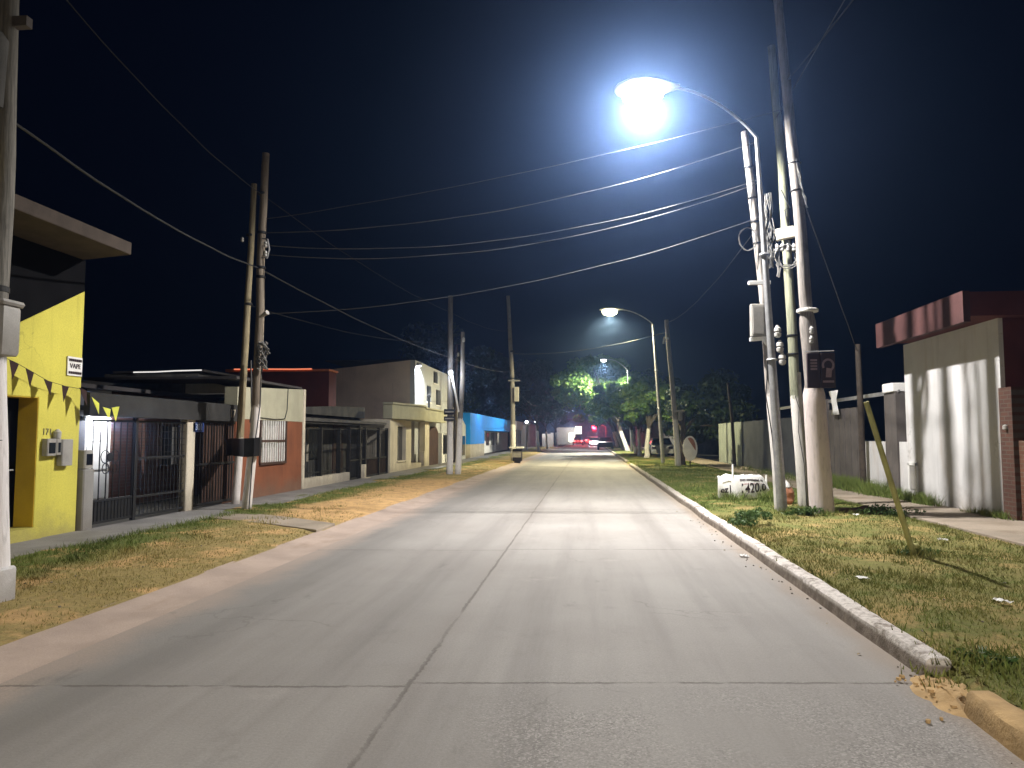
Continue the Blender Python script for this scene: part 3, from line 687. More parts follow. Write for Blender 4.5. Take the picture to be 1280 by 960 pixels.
PA = wood_pole('pale thin pole with grey cabinet, leftmost of the right cluster', [(3.82, 15.4, 0), (3.70, 15.4, 2.5), (3.54, 15.4, 5.1), (3.29, 15.4, 7.92)], .115, .07, 'polegray', 11, 'pole cluster on the right verge')
g = MB(); g.cbox((3.43, 15.27, 3.93), .28, .16, .66, b=.02); cb = g.build('cabinet', 'graymetal', PA)
g = MB(); g.cbox((3.43, 15.18, 3.93), .22, .02, .56, b=.008); g.build('door', 'graymetal', cb)
for z, l in ((4.70, .44), (3.56, .48)):
    g = MB(); g.cbox((3.28+l/2-.02, 15.25, z), l, .07, .075, Matrix.Rotation(R(-4 if z < 4 else 0), 3, 'Y'), b=.01); g.build('crossarm', 'whitemetal', PA)
g = MB(); g.tube([(3.52, 15.24, 3.55), (3.66, 15.2, 3.36), (3.70, 15.2, 3.2)], .04, 8); g.build('strut', 'whitemetal', PA, True)
for z in (7.15, 6.5, 6.0, 5.55): ring(PA, (3.36+(7.15-z)*.085, 15.4, z), .088, .015, 'cable')
for (x, z) in ((3.80, 3.70), (3.84, 3.40), (3.88, 3.15)): insulator(PA, (x, 15.2, z), 1.5)
g = MB()
for k in range(3):
    pts = [(3.28+.17*math.cos(a)+random.gauss(0, .015), 15.3, 5.62+.24*math.sin(a)) for a in [i*2*PI/16 for i in range(17)]]; g.tube(pts, .007, 5)
g.build('cable_loop', 'rope', PA, True)
g = MB()
for k in range(9):
    x0 = 3.60+random.random()*.12; pts = []
    for i in range(9): pts.append((x0+random.gauss(0, .03), 15.1+random.gauss(0, .04), 6.5-i*.19)); 
    g.tube(pts, .010, 5)
g.build('cable_bundle', 'rope', PA, True)
g = MB(); g.tube([(3.62, 15.2, 3.4), (3.55, 15.22, 2.4), (3.66, 15.25, 1.6), (3.74, 15.2, .2)], .012, 5); g.build('down_cable', 'cable', PA, True)

PB = wood_pole('greenish middle pole with cut stump top and transformer rails', [(4.55, 16.3, 0), (4.42, 16.3, 2.4), (4.33, 16.3, 5.3), (4.26, 16.3, 7.3), (4.10, 16.3, 10.2)], .14, .082, 'polegreen', 13, 'pole cluster on the right verge', rf=lambda z: .14-.014*z if z < 2.45 else max(.08, .106-.003*(z-2.45)))
g = MB(); g.cbox((4.235, 16.10, 5.93), .40, .14, .24, Matrix.Rotation(R(-10), 3, 'Y'), b=.02); g.build('crosspiece', 'cream', PB)
g = MB()
for k in range(34):
    a = k*.75; 
for k in range(4):
    pts = [(4.24+(.20+.02*k)*math.cos(a)+random.gauss(0, .012), 16.08-.02*k, 5.42+(.20+.02*k)*math.sin(a)+random.gauss(0, .012)) for a in [i*2*PI/14 for i in range(15)]]; g.tube(pts, .012, 5)
g.build('cable_coil', 'rope', PB, True)
for x in (4.05, 4.15, 4.27, 4.40): insulator(PB, (x, 16.06, 5.62), 1.0)
g = MB()
for k in range(7):
    x0 = 4.02+random.random()*.1; g.tube([(x0+random.gauss(0, .02), 16.05, 5.6-i*.12+random.gauss(0, .02)) for i in range(6)], .014, 5)
g.build('cable_bundle', 'rope', PB, True)
for z in (3.75, 3.35): ring(PB, (4.38, 16.3, z), .112, .02, 'cable')
g = MB(); g.tube([(4.18, 16.12, 6.9), (4.26, 16.10, 6.7), (4.36, 16.12, 6.5), (4.24, 16.1, 6.45), (4.32, 16.1, 5.95), (4.28, 16.1, 6.3)], .013, 5); g.build('tie_cable', 'cable', PB, True)
g = MB(); g.tube([(4.52, 16.08, .15), (4.50, 16.1, 1.0), (4.40, 16.1, 1.7), (4.43, 16.12, 2.2), (4.36, 16.12, 2.45)], .008, 5); g.build('loose_wire', 'cable', PB, True)

PCc = wood_pole('thickest pole of the right cluster, pinkish foot and round-print boards', [(4.42, 14.7, 0), (4.34, 14.7, 2.0), (4.24, 14.7, 4.0), (4.10, 14.7, 6.6), (3.84, 14.7, 10.4)], .285, .12, 'polebig', 15, 'pole cluster on the right verge', rf=lambda z: .225-.010*z if z < 2.55 else (.152 if z < 3.95 else max(.085, .120-.0055*(z-3.95))))
ring(PCc, (4.245, 14.7, 4.02), .19, .03, 'whitemetal')
for (xc, w) in ((4.24, .24), (4.50, .26)):
    g = MB(); g.cbox((xc, 14.40, 2.83), w, .05, .66, b=.01); sb = g.build('sign_plate', 'maroon', PCc)
    if xc < 4.4:
        for i in range(4):
            g = MB(); g.box(xc-.06, xc+.06, 14.365, 14.373, 2.84+i*.055, 2.878+i*.055); g.build('printed_bar', 'pinkgray', sb)
    else:
        vs = []; fs = []
        for k in range(19):
            th = R(-60+k*15); vs += [(xc+.075*math.cos(th), 14.368, 2.93+.085*math.sin(th)), (xc+.115*math.cos(th), 14.368, 2.93+.125*math.sin(th))]
        fs = [(2*k, 2*k+1, 2*k+3, 2*k+2) for k in range(18)]
        g = MB(); g.add(vs, fs); g.prism([(xc-.05, 2.70), (xc+.05, 2.70), (xc+.07, 2.86), (xc-.03, 2.88)], 'y', 14.364, 14.372)
        g.prism([(xc-.10, 2.60), (xc+.10, 2.60), (xc+.10, 2.64), (xc-.10, 2.64)], 'y', 14.364, 14.372); g.build('printed_emblem', 'pinkgray', sb)
g = MB(); g.tube([(4.10, 14.42, 3.19), (4.62, 14.40, 3.2)], .012, 6); g.build('sign_rail', 'steel', PCc, True)
insulator(PCc, (4.26, 14.50, 3.62), .9); insulator(PCc, (4.25, 14.50, 3.44), .9)
g = MB()
for k in range(4):
    g.tube([(4.08+.012*k, 14.58, 7.0-.15*k)]+[(4.13+.022*i+random.gauss(0, .012), 14.58+random.gauss(0, .01), 6.62-.10*i) for i in range(7)], .009, 5)
g.build('cable_bundle', 'rope', PCc, True)
for z in (6.95, 6.4): ring(PCc, (4.10+(6.6-z)*.05, 14.7, z), .115, .012, 'cable')
g = MB(); g.tube([(4.26, 15.0, .13), (4.24, 15.0, 1.2), (4.16, 15.0, 2.3), (4.14, 15.0, 2.85)], .035, 10)
tag(g.build('conduit_pipe', 'graymetal', None, True), 'thin grey conduit pipe between the middle and thickest poles', 'pipe')
# soil heap and plastic bag at the feet
def heap(name, c, sx, sy, h, mat, label, cat, seed):
    g = MB(); n = 22; vs = []
    for j in range(n+1):
        for i in range(n+1):
            u, v = i/n*2-1, j/n*2-1; r = math.hypot(u, v); e = max(0, 1-r*r)
            z = h*e*(.7+.55*mnoise.noise((u*2+seed, v*2, 0))+.35*mnoise.noise((u*6, v*6+seed, 3)))
            vs.append((c[0]+u*sx, c[1]+v*sy, c[2]+z-.03*(1-e)))
    fs = [(j*(n+1)+i, j*(n+1)+i+1, (j+1)*(n+1)+i+1, (j+1)*(n+1)+i) for j in range(n) for i in range(n)]
    g.add(vs, fs); return tag(g.build(name, mat, None, True), label, cat)
heap('soil_heap', (5.05, 14.7, .12), .75, .38, .16, 'soil', 'dark heap of dug soil beside the thickest pole', 'soil', 3)
g = MB(); n = 12
pr = [(.16, 0), (.20, .06), (.19, .16), (.20, .24), (.15, .34), (.08, .40)]
g.lathe((4.32, 17.0, .12), [(r*(1), h) for r, h in pr], n)
g.v = [(x+.05*mnoise.noise((x*6, y*6, z*6)), y+.05*mnoise.noise((x*6, z*6, 4)), z) for x, y, z in g.v]
bag = thing('rubble_bag', 'small orange and white bag between the pole feet', 'bag', (4.32, 17.0, .12))
g.build('sack', 'orangepl', bag, True)
g = MB(); g.lathe((4.30, 16.98, .50), [(.10, -.06), (.14, -.02), (.12, .05), (.06, .12)], 10); g.build('folded_top', 'tarp', bag, True)

# leaning stick
g = MB(); g.tube(wob([(4.0, 9.66, .04), (3.83, 9.6, .6), (3.41, 9.5, 2.02)], 4, .015, 8), [.04, .042, .036, .036, .036, .035, .034, .034, .033], 10)
lp = thing('leaning_stake', 'pale greenish stake leaning over the right verge', 'stake', (4.0, 9.66, .1)); g.build('rod', 'bamboo', lp, True)
g = MB(); g.lathe((3.985, 9.655, .25), [(.04, -.03), (.055, -.015), (.055, .015), (.04, .03)], 12); g.build('collar', 'bamboo', lp, True)

# guy wire and anchor post
def cable(pts, r, mat, label, name='overhead_cable', group='overhead cables across the street', cat='cable', sag=0, n=24, tw=0, seed=0):
    pts = [Vector(p) for p in pts]; out = []
    for i in range(len(pts)-1):
        for k in range(n+(1 if i == len(pts)-2 else 0)):
            s_ = k/n; q = pts[i].lerp(pts[i+1], s_); q.z -= sag*4*s_*(1-s_)
            q += Vector((0, 0, .02*mnoise.noise((seed, i*3+s_*7, 0)))); out.append(q)
    g = MB(); g.tube(out, r, 6)
    if tw:
        o2 = [q+Vector((0, math.cos(k*.9)*r*1.6, math.sin(k*.9)*r*1.6)) for k, q in enumerate(out)]; g.tube(o2, r*.8, 5)
    return tag(g.build(name, mat, None, True), label, cat, group)
cable([(4.24, 14.6, 6.05), (7.15, 20.45, 3.9)], .012, 'graycable', 'taut guy wire slanting from thickest pole to the fence post', 'guy_wire', None)
t = wood_pole('dark anchor post of the guy wire standing at the board gate', [(7.25, 20.55, 0), (7.2, 20.5, 4.05)], .085, .07, 'barkdark', 21, None, 'anchor_post')

# ------------------------------------------------------------------ overhead cables
XC = 'black cable'
cable([(3.95, 14.9, 8.15), (-6.80, 14.8, 6.2)], .006, 'graycable', 'highest cable across the street, just under the brightest lamp', sag=.18, seed=1)
cable([(3.5, 15.3, 7.65), (-6.82, 14.8, 5.9)], .0062, 'graycable', 'second twisted cable across the street with a small splice', sag=.45, tw=1, seed=2)
cable([(3.5, 15.3, 6.85), (-6.78, 14.75, 5.62)], .0062, 'graycable', 'upper of two close cables crossing to the bracket on left pole', sag=.55, tw=1, seed=3)
cable([(3.5, 15.3, 6.78), (-6.78, 14.75, 5.42)], .0062, 'graycable', 'lower of two close cables crossing to the bracket on left pole', sag=.60, tw=1, seed=4)
cable([(3.5, 15.3, 6.05), (-6.8, 14.75, 4.15)], .0062, 'graycable', 'lowest thin cable across the street ending at left pole cap', sag=.42, seed=5)
cable([(-5.66, 6.5, 4.72), (-6.88, 14.7, 5.13), (-5.5, 29.2, 4.75), (-4.75, 45.9, 5.6)], .014, 'cable', 'thick sagging cable running along the left poles', sag=.16, seed=6)
cable([(-5.7, 6.5, 6.6), (-6.86, 14.8, 6.72), (-5.5, 29.3, 6.6), (-4.85, 46, 8.2)], .007, 'cable', 'faint upper cable along the left poles', sag=.22, seed=7)
cable([(-7.72, 15.9, 4.6), (-5.5, 29.3, 5.4)], .006, 'cable', 'faint lower cable along the left poles', sag=.3, seed=8)
cable([(4.15, 16.2, 8.55), (4.25, -12, 9.3)], .011, 'graycable', 'straight cable passing overhead from the right cluster', sag=.1, seed=9)
cable([(3.98, 14.8, 8.65), (4.5, -12, 9.6)], .012, 'cable', 'slack dark cable passing overhead from the thickest pole', sag=1.25, seed=10)
cable([(3.52, 15.4, 5.9), (3.92, 37, 7.2)], .009, 'cable', 'slanting cable from right cluster to the second street lamp pole', sag=.35, seed=11)
cable([(3.95, 37, 6.75), (-4.7, 45.9, 6.75)], .014, 'graycable', 'upper distant cable pair over the second lamp', sag=.35, tw=1, seed=12)
cable([(-4.75, 46, 5.1), (-4.9, 74, 4.6)], .012, 'graycable', 'distant low cable toward the white tree trunks', sag=.5, seed=13)

# ------------------------------------------------------------------ left houses
FX = -8.15
# yellow house
H = thing('yellow_house', 'yellow house with black upper wall and projecting concrete slab', 'house', (FX, 6, 0))
g = MB(); T = FX-.32
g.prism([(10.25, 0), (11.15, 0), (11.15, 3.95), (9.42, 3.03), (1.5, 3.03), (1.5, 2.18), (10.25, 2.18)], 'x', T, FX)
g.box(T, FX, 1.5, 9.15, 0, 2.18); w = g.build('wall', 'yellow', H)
g = MB(); g.prism([(1.5, 3.034), (9.42, 3.034), (11.15, 3.954), (11.15, 4.46), (1.5, 4.46)], 'x', T, FX-.004); g.build('upper_wall', 'nearblack', H)  # facade set near-black above a sloping edge
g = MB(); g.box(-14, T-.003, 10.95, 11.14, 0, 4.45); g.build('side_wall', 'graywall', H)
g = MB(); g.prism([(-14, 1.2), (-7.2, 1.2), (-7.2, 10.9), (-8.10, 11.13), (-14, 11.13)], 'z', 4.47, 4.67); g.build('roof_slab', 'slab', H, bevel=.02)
g = MB(); g.box(T-.12, T-.003, 10.25-.001, 10.35, .26, 2.18); g.build('inner_wall', 'jamb', H)
g = MB(); g.box(FX-.315, FX-.006, 10.235, 10.247, .262, 2.175); g.box(FX-.315, FX-.006, 9.153, 10.234, 2.162, 2.177); g.build('jamb', 'jamb', H)
g = MB(); g.box(T-.06, T, 9.15, 10.249, .26, 2.178)
for k in range(3): g.box(T, T+.015, 9.22+k*.34, 9.48+k*.34, .4, 2.05)
d = g.build('door', 'nearblack', H)
g = MB(); g.tube([(T+.015, 10.12, 1.1), (T+.06, 10.12, 1.1), (T+.06, 10.02, 1.1)], .012, 6); g.build('handle', 'steel', d)
g = MB(); g.box(T-.1, FX+.05, 9.05, 10.36, 0, .258); g.build('step', 'yellow', H)
for (y0, y1, z0, z1, mt) in ((10.34, 10.53, 1.30, 1.56, 'graymetal'), (10.535, 10.64, 1.31, 1.56, 'graymetal'), (10.66, 10.90, 1.14, 1.55, 'graymetal')):
    g = MB(); g.cbox((FX+.05, (y0+y1)/2, (z0+z1)/2), .10, y1-y0, z1-z0, b=.012); bx = g.build('meter_box', mt, H)
    if y1 < 10.65:
        g = MB(); g.box(FX+.101, FX+.108, y0+.03, y1-.03, z0+.04, z1-.06); g.build('meter_window', 'glass', bx)
g = MB(); g.lathe((FX+.05, 10.60, 1.63), [(.005, -.08), (.05, -.06), (.055, .03), (.02, .075)], 12); g.build('bell_cap', 'porcelain', H, True)
text('171', .14, .004, face_px(FX+.006, 10.44, 1.66), 'house_number', 'grayletter', H)
sg = thing('wall_sign', 'small white lettered sign on the yellow wall', 'sign', (FX, 10.97, 2.62))
g = MB(); g.cbox((FX+.014, 10.965, 2.705), .02, .34, .30, b=.004); g.build('board', 'signwhite', sg)
text('VAPE', .11, .003, face_px(FX+.030, 10.965, 2.705), 'lettering', 'ink', sg)
for z in (2.80, 2.60):
    g = MB()
    for k in range(7): g.box(FX+.026, FX+.032, 10.82+k*.043, 10.852+k*.043, z-.018, z+.022)
    g.build('small_lettering', 'ink', sg)
fl = thing('bunting', 'string of dark and yellow triangular flags over the yellow wall', 'bunting', (-7.95, 9.5, 2.6))
bs = [(-8.0, 9.2, 2.72), (-8.0, 9.55, 2.64), (-8.0, 9.85, 2.545), (-8.0, 10.22, 2.42), (-7.99, 10.58, 2.365), (-7.97, 10.95, 2.34), (-7.93, 11.2, 2.18), (-7.9, 11.45, 2.06), (-7.95, 11.75, 2.09), (-8.05, 12.0, 2.12)]
g = MB(); g.tube(bs, .004, 5); g.build('string', 'cable', fl)
for i, p in enumerate(bs[1:-1]):
    x, y, z = p; w = random.uniform(.07, .095); yel = i in (5, 6, 7); s_ = random.uniform(-.09, .09); cx_ = random.uniform(-.02, .07); dz_ = random.uniform(.19, .27)
    zs = bs[i+2][2]-bs[i][2]; ln = bs[i+2][1]-bs[i][1]; sl = zs/ln
    g = MB(); g.add([(x, y-w, z-sl*w), (x+.01, y+w, z+sl*w), (x+.035+cx_, y+s_, z-dz_), (x-.003, y-w, z-sl*w), (x+.007, y+w, z+sl*w), (x+.032+cx_, y+s_, z-dz_)], [(0,1,2),(5,4,3),(0,1,4,3),(1,2,5,4),(2,0,3,5)])
    g.build('flag', 'flagyellow' if yel else 'flagdark', fl)

# dark carport house
H = thing('carport_house', 'low brick house behind dark gates with a bright white door', 'house', (-10.6, 14, 0))
IX = -10.6
g = MB(); g.box(IX-.25, IX, 15.58, 17.4, 0, 2.6); g.box(IX-.25, IX, 18.35, 20.4, 0, 2.6); g.box(IX-.25, IX, 17.4, 18.35, 0, .85); g.box(IX-.25, IX, 17.4, 18.35, 1.85, 2.6); g.build('wall', 'brickred', H)
g = MB(); g.box(IX-.25, IX, 11.2, 14.7, 0, 2.6); g.build('rendered_wall', 'slate', H)
g = MB(); g.box(IX-.2, IX-.03, 14.7, 15.58, .05, 2.0); g.box(IX-.22, IX-.04, 14.7, 15.58, 2.0, 2.6)
for k in range(3): g.box(IX-.03, IX-.015, 14.80, 15.48, .25+k*.62, .78+k*.62)
d = g.build('door', 'white', H)
g = MB(); g.lathe((IX+.0, 15.47, 1.05), [(.008, -.02), (.012, .03), (.03, .04), (.03, .06)], 10, 'x'); g.build('handle', 'steel', d)
g = MB(); g.box(IX-.12, IX-.05, 17.4, 18.35, .85, 1.85); wd = g.build('window', 'glass', H)
g = MB()
for k in range(6): g.tube([(IX-.03, 17.43+k*.07+(.45 if k > 2 else 0), .88), (IX-.035, 17.43+k*.07+(.45 if k > 2 else 0), 1.83)], .03, 6)
g.build('curtain', 'curtain', wd)
g = MB(); g.box(IX-.04, IX+.03, 17.34, 17.4, .82, 1.9); g.box(IX-.04, IX+.03, 18.35, 18.41, .82, 1.9); g.box(IX-.04, IX+.03, 17.34, 18.41, 1.85, 1.91); g.build('frame', 'wooddark', wd)
g = MB(); g.box(IX+.002, -8.12, 11.2, 16.45, 2.02, 2.10); g.prism([(-8.12, 1.93), (-8.02, 1.93), (-8.02, 2.30), (-8.12, 2.32)], 'y', 11.2, 16.45); g.build('carport_roof', 'sooty', H)
g = MB(); g.box(IX-4, IX+.25, 11.2, 20.4, 2.605, 2.69); g.build('roof', 'roofdark', H)
g = MB(); g.prism([(-10.28, 2.70), (-8.60, 2.70), (-10.28, 3.14)], 'y', 18.0, 18.3); g.build('gable', 'creamgreen', H)
g = MB(); g.prism([(-13.9, 2.70), (-10.29, 2.70), (-10.29, 3.12), (-13.9, 3.0)], 'y', 17.9, 18.2); g.build('upper_wall', 'darkconcrete', H)
g = MB(); g.cbox((IX+.06, 14.62, 1.98), .12, .12, .12, b=.02); wl = g.build('wall_lamp', 'whitemetal', H)
g = MB(); g.lathe((IX+.15, 14.62, 1.95), [(.015, -.05), (.05, -.03), (.055, .02), (.02, .05)], 12); g.build('bulb', 'floodglow', wl, True)
point(H, (IX+.36, 15.08, 1.90), 80, (.95, .97, 1.0), .06)
text('17', .26, .004, face_px(-8.014, 16.05, 2.10), 'house_number', 'cream', H)
g = MB(); g.box(-13.5, -13.2, 21.9, 22.1, 3.4, 3.56)
# fence of the carport: stone pier, gates, column
F1 = thing('carport_fence', 'dark iron gate fence with beige column before the brick carport', 'fence', (FX, 13, 0))
g = MB(); g.cbox((FX-.04, 11.33, .53), .24, .26, 1.06, b=.02); pr = g.build('pier', 'graywall', F1)
g = MB(); g.cbox((FX-.04, 11.33, 1.22), .22, .22, .30, b=.02); bx = g.build('meter_niche', 'graymetal', pr)
g = MB(); g.box(FX+.07, FX+.078, 11.26, 11.40, 1.13, 1.31); g.build('window', 'nearblack', bx)
g = MB(); g.cbox((FX-.02, 14.45, .97), .16, .30, 1.94, b=.015); g.build('column', 'cream', F1)
g = MB()
for k in range(7): g.tube([(FX, 11.50+k*.182, .14), (FX, 11.50+k*.182, 1.88)], .012, 6)
for k in range(13): g.tube([(FX, 11.50+k*.09, .14), (FX, 11.50+k*.09, .52)], .008, 6)
for z in (.16, .52, 1.86): g.box(FX-.014, FX+.014, 11.46, 12.62, z-.02, z+.02)
g.box(FX-.03, FX+.03, 12.60, 12.68, .1, 1.95)
for z, r in ((1.25, .11), (1.05, .09)):
    for s_ in (-1, 1): g.tube([(FX+.005, 11.95+s_*(.02+r*(1-math.cos(a))), z+r*math.sin(a)) for a in [i*PI/6 for i in range(12)]], .008, 5)
g.lathe((FX, 11.95, 1.24), [(.07, -.012), (.075, 0), (.07, .012)], 14, 'x')
ga = g.build('gate', 'iron', F1)
g = MB(); g.box(FX-.012, FX-.006, 11.5, 12.6, .17, .50); g.build('kick_plate', 'iron', ga)
g = MB()
for k in range(13): g.tube([(FX, 12.72+k*.123, .14), (FX, 12.72+k*.123, 1.88)], .010, 6)
for z in (.16, .50, 1.2, 1.86): g.box(FX-.014, FX+.014, 12.69, 14.30, z-.02, z+.02)
for k in range(12): g.box(FX-.004, FX+.004, 12.69, 14.30, .25+k*.13, .258+k*.13)
g.build('gate', 'iron', F1)
g = MB()
for k in range(15): g.tube([(FX, 14.66+k*.12, .14), (FX, 14.66+k*.12, 1.92)], .012, 6)
for z in (.16, 1.0, 1.90): g.box(FX-.014, FX+.014, 14.62, 16.42, z-.025, z+.025)
g.build('gate', 'iron', F1)
g = MB(); g.box(FX-.06, FX-.03, 15.10, 16.45, .12, 1.95)
for k in range(4): g.box(FX-.03, FX-.018, 15.16+k*.32, 15.42+k*.32, .25, 1.82)
g.build('wooden_door', 'wooddark', F1)
ns = thing('number_plate', 'small blue house number plate beside the beige column', 'sign', (FX, 14.7, 1.78))
g = MB(); g.cbox((FX+.05, 14.72, 1.78), .02, .44, .20, b=.004); g.build('plate', 'bluesign', ns)
text('301', .19, .003, face_px(FX+.066, 14.72, 1.78), 'digits', 'paleblue', ns)

# red and beige house
H = thing('red_house', 'house with red lower wall, olive upper band and white barred window', 'house', (FX, 18.5, 0))
g = MB()
for b in ((16.5, 17.78, 0, 2.0), (19.30, 20.5, 0, 2.0), (17.78, 19.30, 0, .93)): g.box(FX-.3, FX, *b)
g.build('wall', 'redwall', H)
g = MB(); g.prism([(16.5, 2.003), (20.5, 2.003), (20.5, 2.93), (16.5, 2.75)], 'x', FX-.3, FX+.012); g.build('upper_band', 'creamgreen', H)
g = MB(); g.cbox((FX-.12, 20.58, 1.47), .32, .14, 2.94, b=.01); g.build('edge_pilaster', 'cream', H)
g = MB(); g.box(FX-.22, FX-.18, 17.78, 19.30, .93, 2.0); wd = g.build('window', 'curtain', H)
g = MB()
for k in range(11): g.box(FX-.02, FX+.005, 17.82+k*.144, 17.86+k*.144, .93, 2.0)
g.build('bars', 'whitemetal', wd)
g = MB(); g.box(FX-.05, FX+.03, 17.74, 19.34, 1.45, 1.50); g.box(FX-.04, FX+.05, 17.74, 19.34, .87, .93); g.box(FX-.04, FX+.04, 17.72, 17.78, .93, 2.0); g.box(FX-.04, FX+.04, 19.30, 19.36, .93, 2.0); g.build('frame', 'wooddark', wd)
g = MB(); g.tube([(FX+.02, 17.4, 2.85), (FX+.02, 17.42, 2.4), (FX+.03, 17.6, 2.06), (FX+.03, 18.6, 2.03), (FX+.03, 19.2, 2.06), (FX+.02, 19.36, 2.3), (FX+.02, 19.4, 2.88)], .012, 6); g.build('wall_cable', 'cable', H, True)
g = MB(); g.box(-12, FX-.303, 20.3, 20.5, 0, 2.8); g.build('side_wall', 'graywall', H)
g = MB(); g.box(-12, FX-.02, 16.5, 20.5, 2.94, 3.0); g.build('roof', 'roofdark', H)

# house behind with white roof edge, house behind with orange roof edge
H = thing('flashing_house', 'low dark house behind with a thin white roof edge', 'house', (-12.8, 22, 0))
g = MB(); g.box(-14.6, -11.6, 21.0, 25, 0, 3.48); g.build('wall', 'darkconcrete', H)
g = MB(); g.prism([(-14.3, 3.49), (-11.4, 3.52), (-11.4, 3.585), (-14.3, 3.555)], 'y', 20.95, 25.1); g.build('roof', 'roofdark', H)
g = MB(); g.tube([(-13.6, 20.90, 3.515), (-12.9, 20.90, 3.52), (-12.3, 20.90, 3.545), (-11.45, 20.90, 3.56)], .020, 6); g.build('glowing_edge', 'edgewhite', H)  # bright line of the roof edge, its brightness put in as emission
H = thing('tiled_house', 'dark red house behind with glowing orange tiled roof edge', 'house', (-13, 30, 0))
g = MB(); g.box(-15.2, -10.80, 30, 30.9, 0, 4.30); g.build('wall', 'darkred', H)
g = MB(); g.prism([(-15.3, 4.31), (-10.75, 4.31), (-10.75, 4.40), (-15.3, 4.43)], 'y', 29.88, 31); g.build('roof', 'rooftile', H)
g = MB(); g.tube([(-14.9, 29.84, 4.42), (-13.5, 29.84, 4.415), (-12.3, 29.84, 4.40), (-11.5, 29.84, 4.405)], .028, 6); g.build('glowing_edge', 'edgeorange', H)  # orange tile edge, made to glow by an emissive material

# gated house with cream low wall
H = thing('gray_house', 'sooty gray house set back behind glazed iron fence', 'house', (-9.5, 25, 0))
g = MB(); g.box(-13.5, -9.4, 20.75, 29.9, 0, 2.32); g.build('wall', 'darkconcrete', H)
g = MB(); g.prism([(20.75, 2.33), (29.9, 2.33), (29.9, 2.78), (26.5, 2.70), (20.75, 2.42)], 'x', -9.6, -9.2); g.build('parapet', 'darkconcrete', H)
g = MB(); g.box(-9.2, -8.25, 20.75, 29.8, 2.05, 2.15); g.build('eave', 'darkconcrete', H)
for (a, b) in ((21.3, 23.0), (24.1, 25.3)):
    g = MB(); g.box(-9.41, -9.37, a, b, .8, 1.85); wd = g.build('window', 'glass', H)
    g = MB(); g.box(-9.42, -9.34, a-.07, a, .75, 1.9); g.box(-9.42, -9.34, b, b+.07, .75, 1.9); g.box(-9.42, -9.34, a-.07, b+.07, 1.85, 1.91); g.build('frame', 'cream', wd)
g = MB(); g.box(-9.41, -9.36, 26.6, 27.7, .1, 2.0); g.build('door', 'wooddark', H)
F2 = thing('iron_fence', 'dark iron fence on a low cream wall with one white post', 'fence', (FX, 25, 0))
g = MB(); g.box(FX-.2, FX+.02, 20.70, 24.78, 0, .37); g.build('low_wall', 'cream', F2)
g = MB()
for k in range(31): g.tube([(FX-.08, 20.8+k*.13, .37), (FX-.08, 20.8+k*.13, 1.86)], .008, 5)
for z in (.5, 1.82): g.box(FX-.1, FX-.06, 20.7, 24.78, z-.02, z+.02)
for y in (22.2, 23.9): g.box(FX-.14, FX-.02, y-.05, y+.05, .37, 1.88)
g.build('railing', 'iron', F2)
g = MB()
for y in (24.85, 26.0, 26.7, 28.5, 29.7): g.box(FX-.12, FX, y-.05, y+.05, 0, 1.92)
for k in range(36): g.tube([(FX-.06, 24.95+k*.134, .1), (FX-.06, 24.95+k*.134, 1.88)], .011, 5)
for z in (.12, .75, 1.86): g.box(FX-.085, FX-.035, 24.85, 29.75, z-.025, z+.025)
g.build('gate', 'iron', F2)
g = MB(); g.box(FX-.09, FX-.07, 26.75, 29.7, .12, .72); g.build('gate_panel', 'wooddark', F2)
g = MB(); g.cbox((FX+.10, 26.1, .29), .14, .20, .58, b=.01); g.cbox((FX+.16, 26.22, .06), .2, .5, .10, b=.02); g.build('white_post', 'cream', F2)

# cream house with rounded parapet
H = thing('cream_house', 'cream house with tall dark window, brick porch and rounded parapet', 'house', (FX, 32.8, 0))
g = MB(); g.box(FX-.3, FX, 29.98, 31.2, 0, 2.3); g.box(FX-.3, FX, 32.7, 33.7, 0, 2.3); g.box(FX-.3, FX, 31.2, 32.7, 0, .53); g.box(FX-.3, FX, 31.2, 32.7, 2.02, 2.3); g.build('wall', 'cream', H)
g = MB(); g.box(FX-.3, FX, 36.6, 37.6, 0, 2.3); g.build('pillar', 'cream', H)
g = MB(); g.box(FX-4, FX-.305, 29.98, 30.2, 0, 2.3); g.build('side_wall', 'cream', H)
g = MB(); g.box(FX-.22, FX-.17, 31.2, 32.7, .53, 2.02); wd = g.build('window', 'glass', H)
g = MB(); g.box(FX-.05, FX+.05, 31.1, 32.8, .47, .53); g.build('sill', 'cream', wd)
g = MB(); g.box(FX-.95, FX-.75, 33.705, 36.595, .0, 2.3); g.build('porch_wall', 'brickred', H)
g = MB(); g.box(FX-.745, FX, 33.71, 36.59, 0, .3); g.cbox((FX+.0, 36.0, .5), .3, .3, .7, b=.03); g.build('porch_step', 'cream', H)
vs = [(FX-.3, 29.95), (FX+.10, 29.95), (FX+.22, 30.9)]
arc = [(FX+.25+.42*math.sin(PI*k/10), 31.0+k*.43) for k in range(11)]
g = MB(); g.prism(vs+arc+[(FX+.25, 36.6), (FX+.25, 40.8), (FX-.3, 40.8)], 'z', 2.32, 2.92); g.build('parapet', 'creamgreen', H, bevel=.02)
g = MB(); g.prism([(FX-.3, 29.9), (FX+.14, 29.9), (FX+.28, 30.85)]+[(x+.06, y) for x, y in arc]+[(FX+.30, 40.85), (FX-.3, 40.85)], 'z', 2.925, 3.0); g.build('coping', 'creamgreen', H)
g = MB(); g.lathe((FX+.1, 37.0, 3.0), [(.06, 0), (.06, .55), (.10, .56), (.10, .66), (.05, .7)], 12); g.build('chimney', 'iron', H, True)
g = MB(); g.prism([(37.65, 0), (40.4, 0), (40.4, 1.8), (39.8, 2.1), (38.8, 2.0), (37.65, 1.75)], 'x', FX-.35, FX-.1)
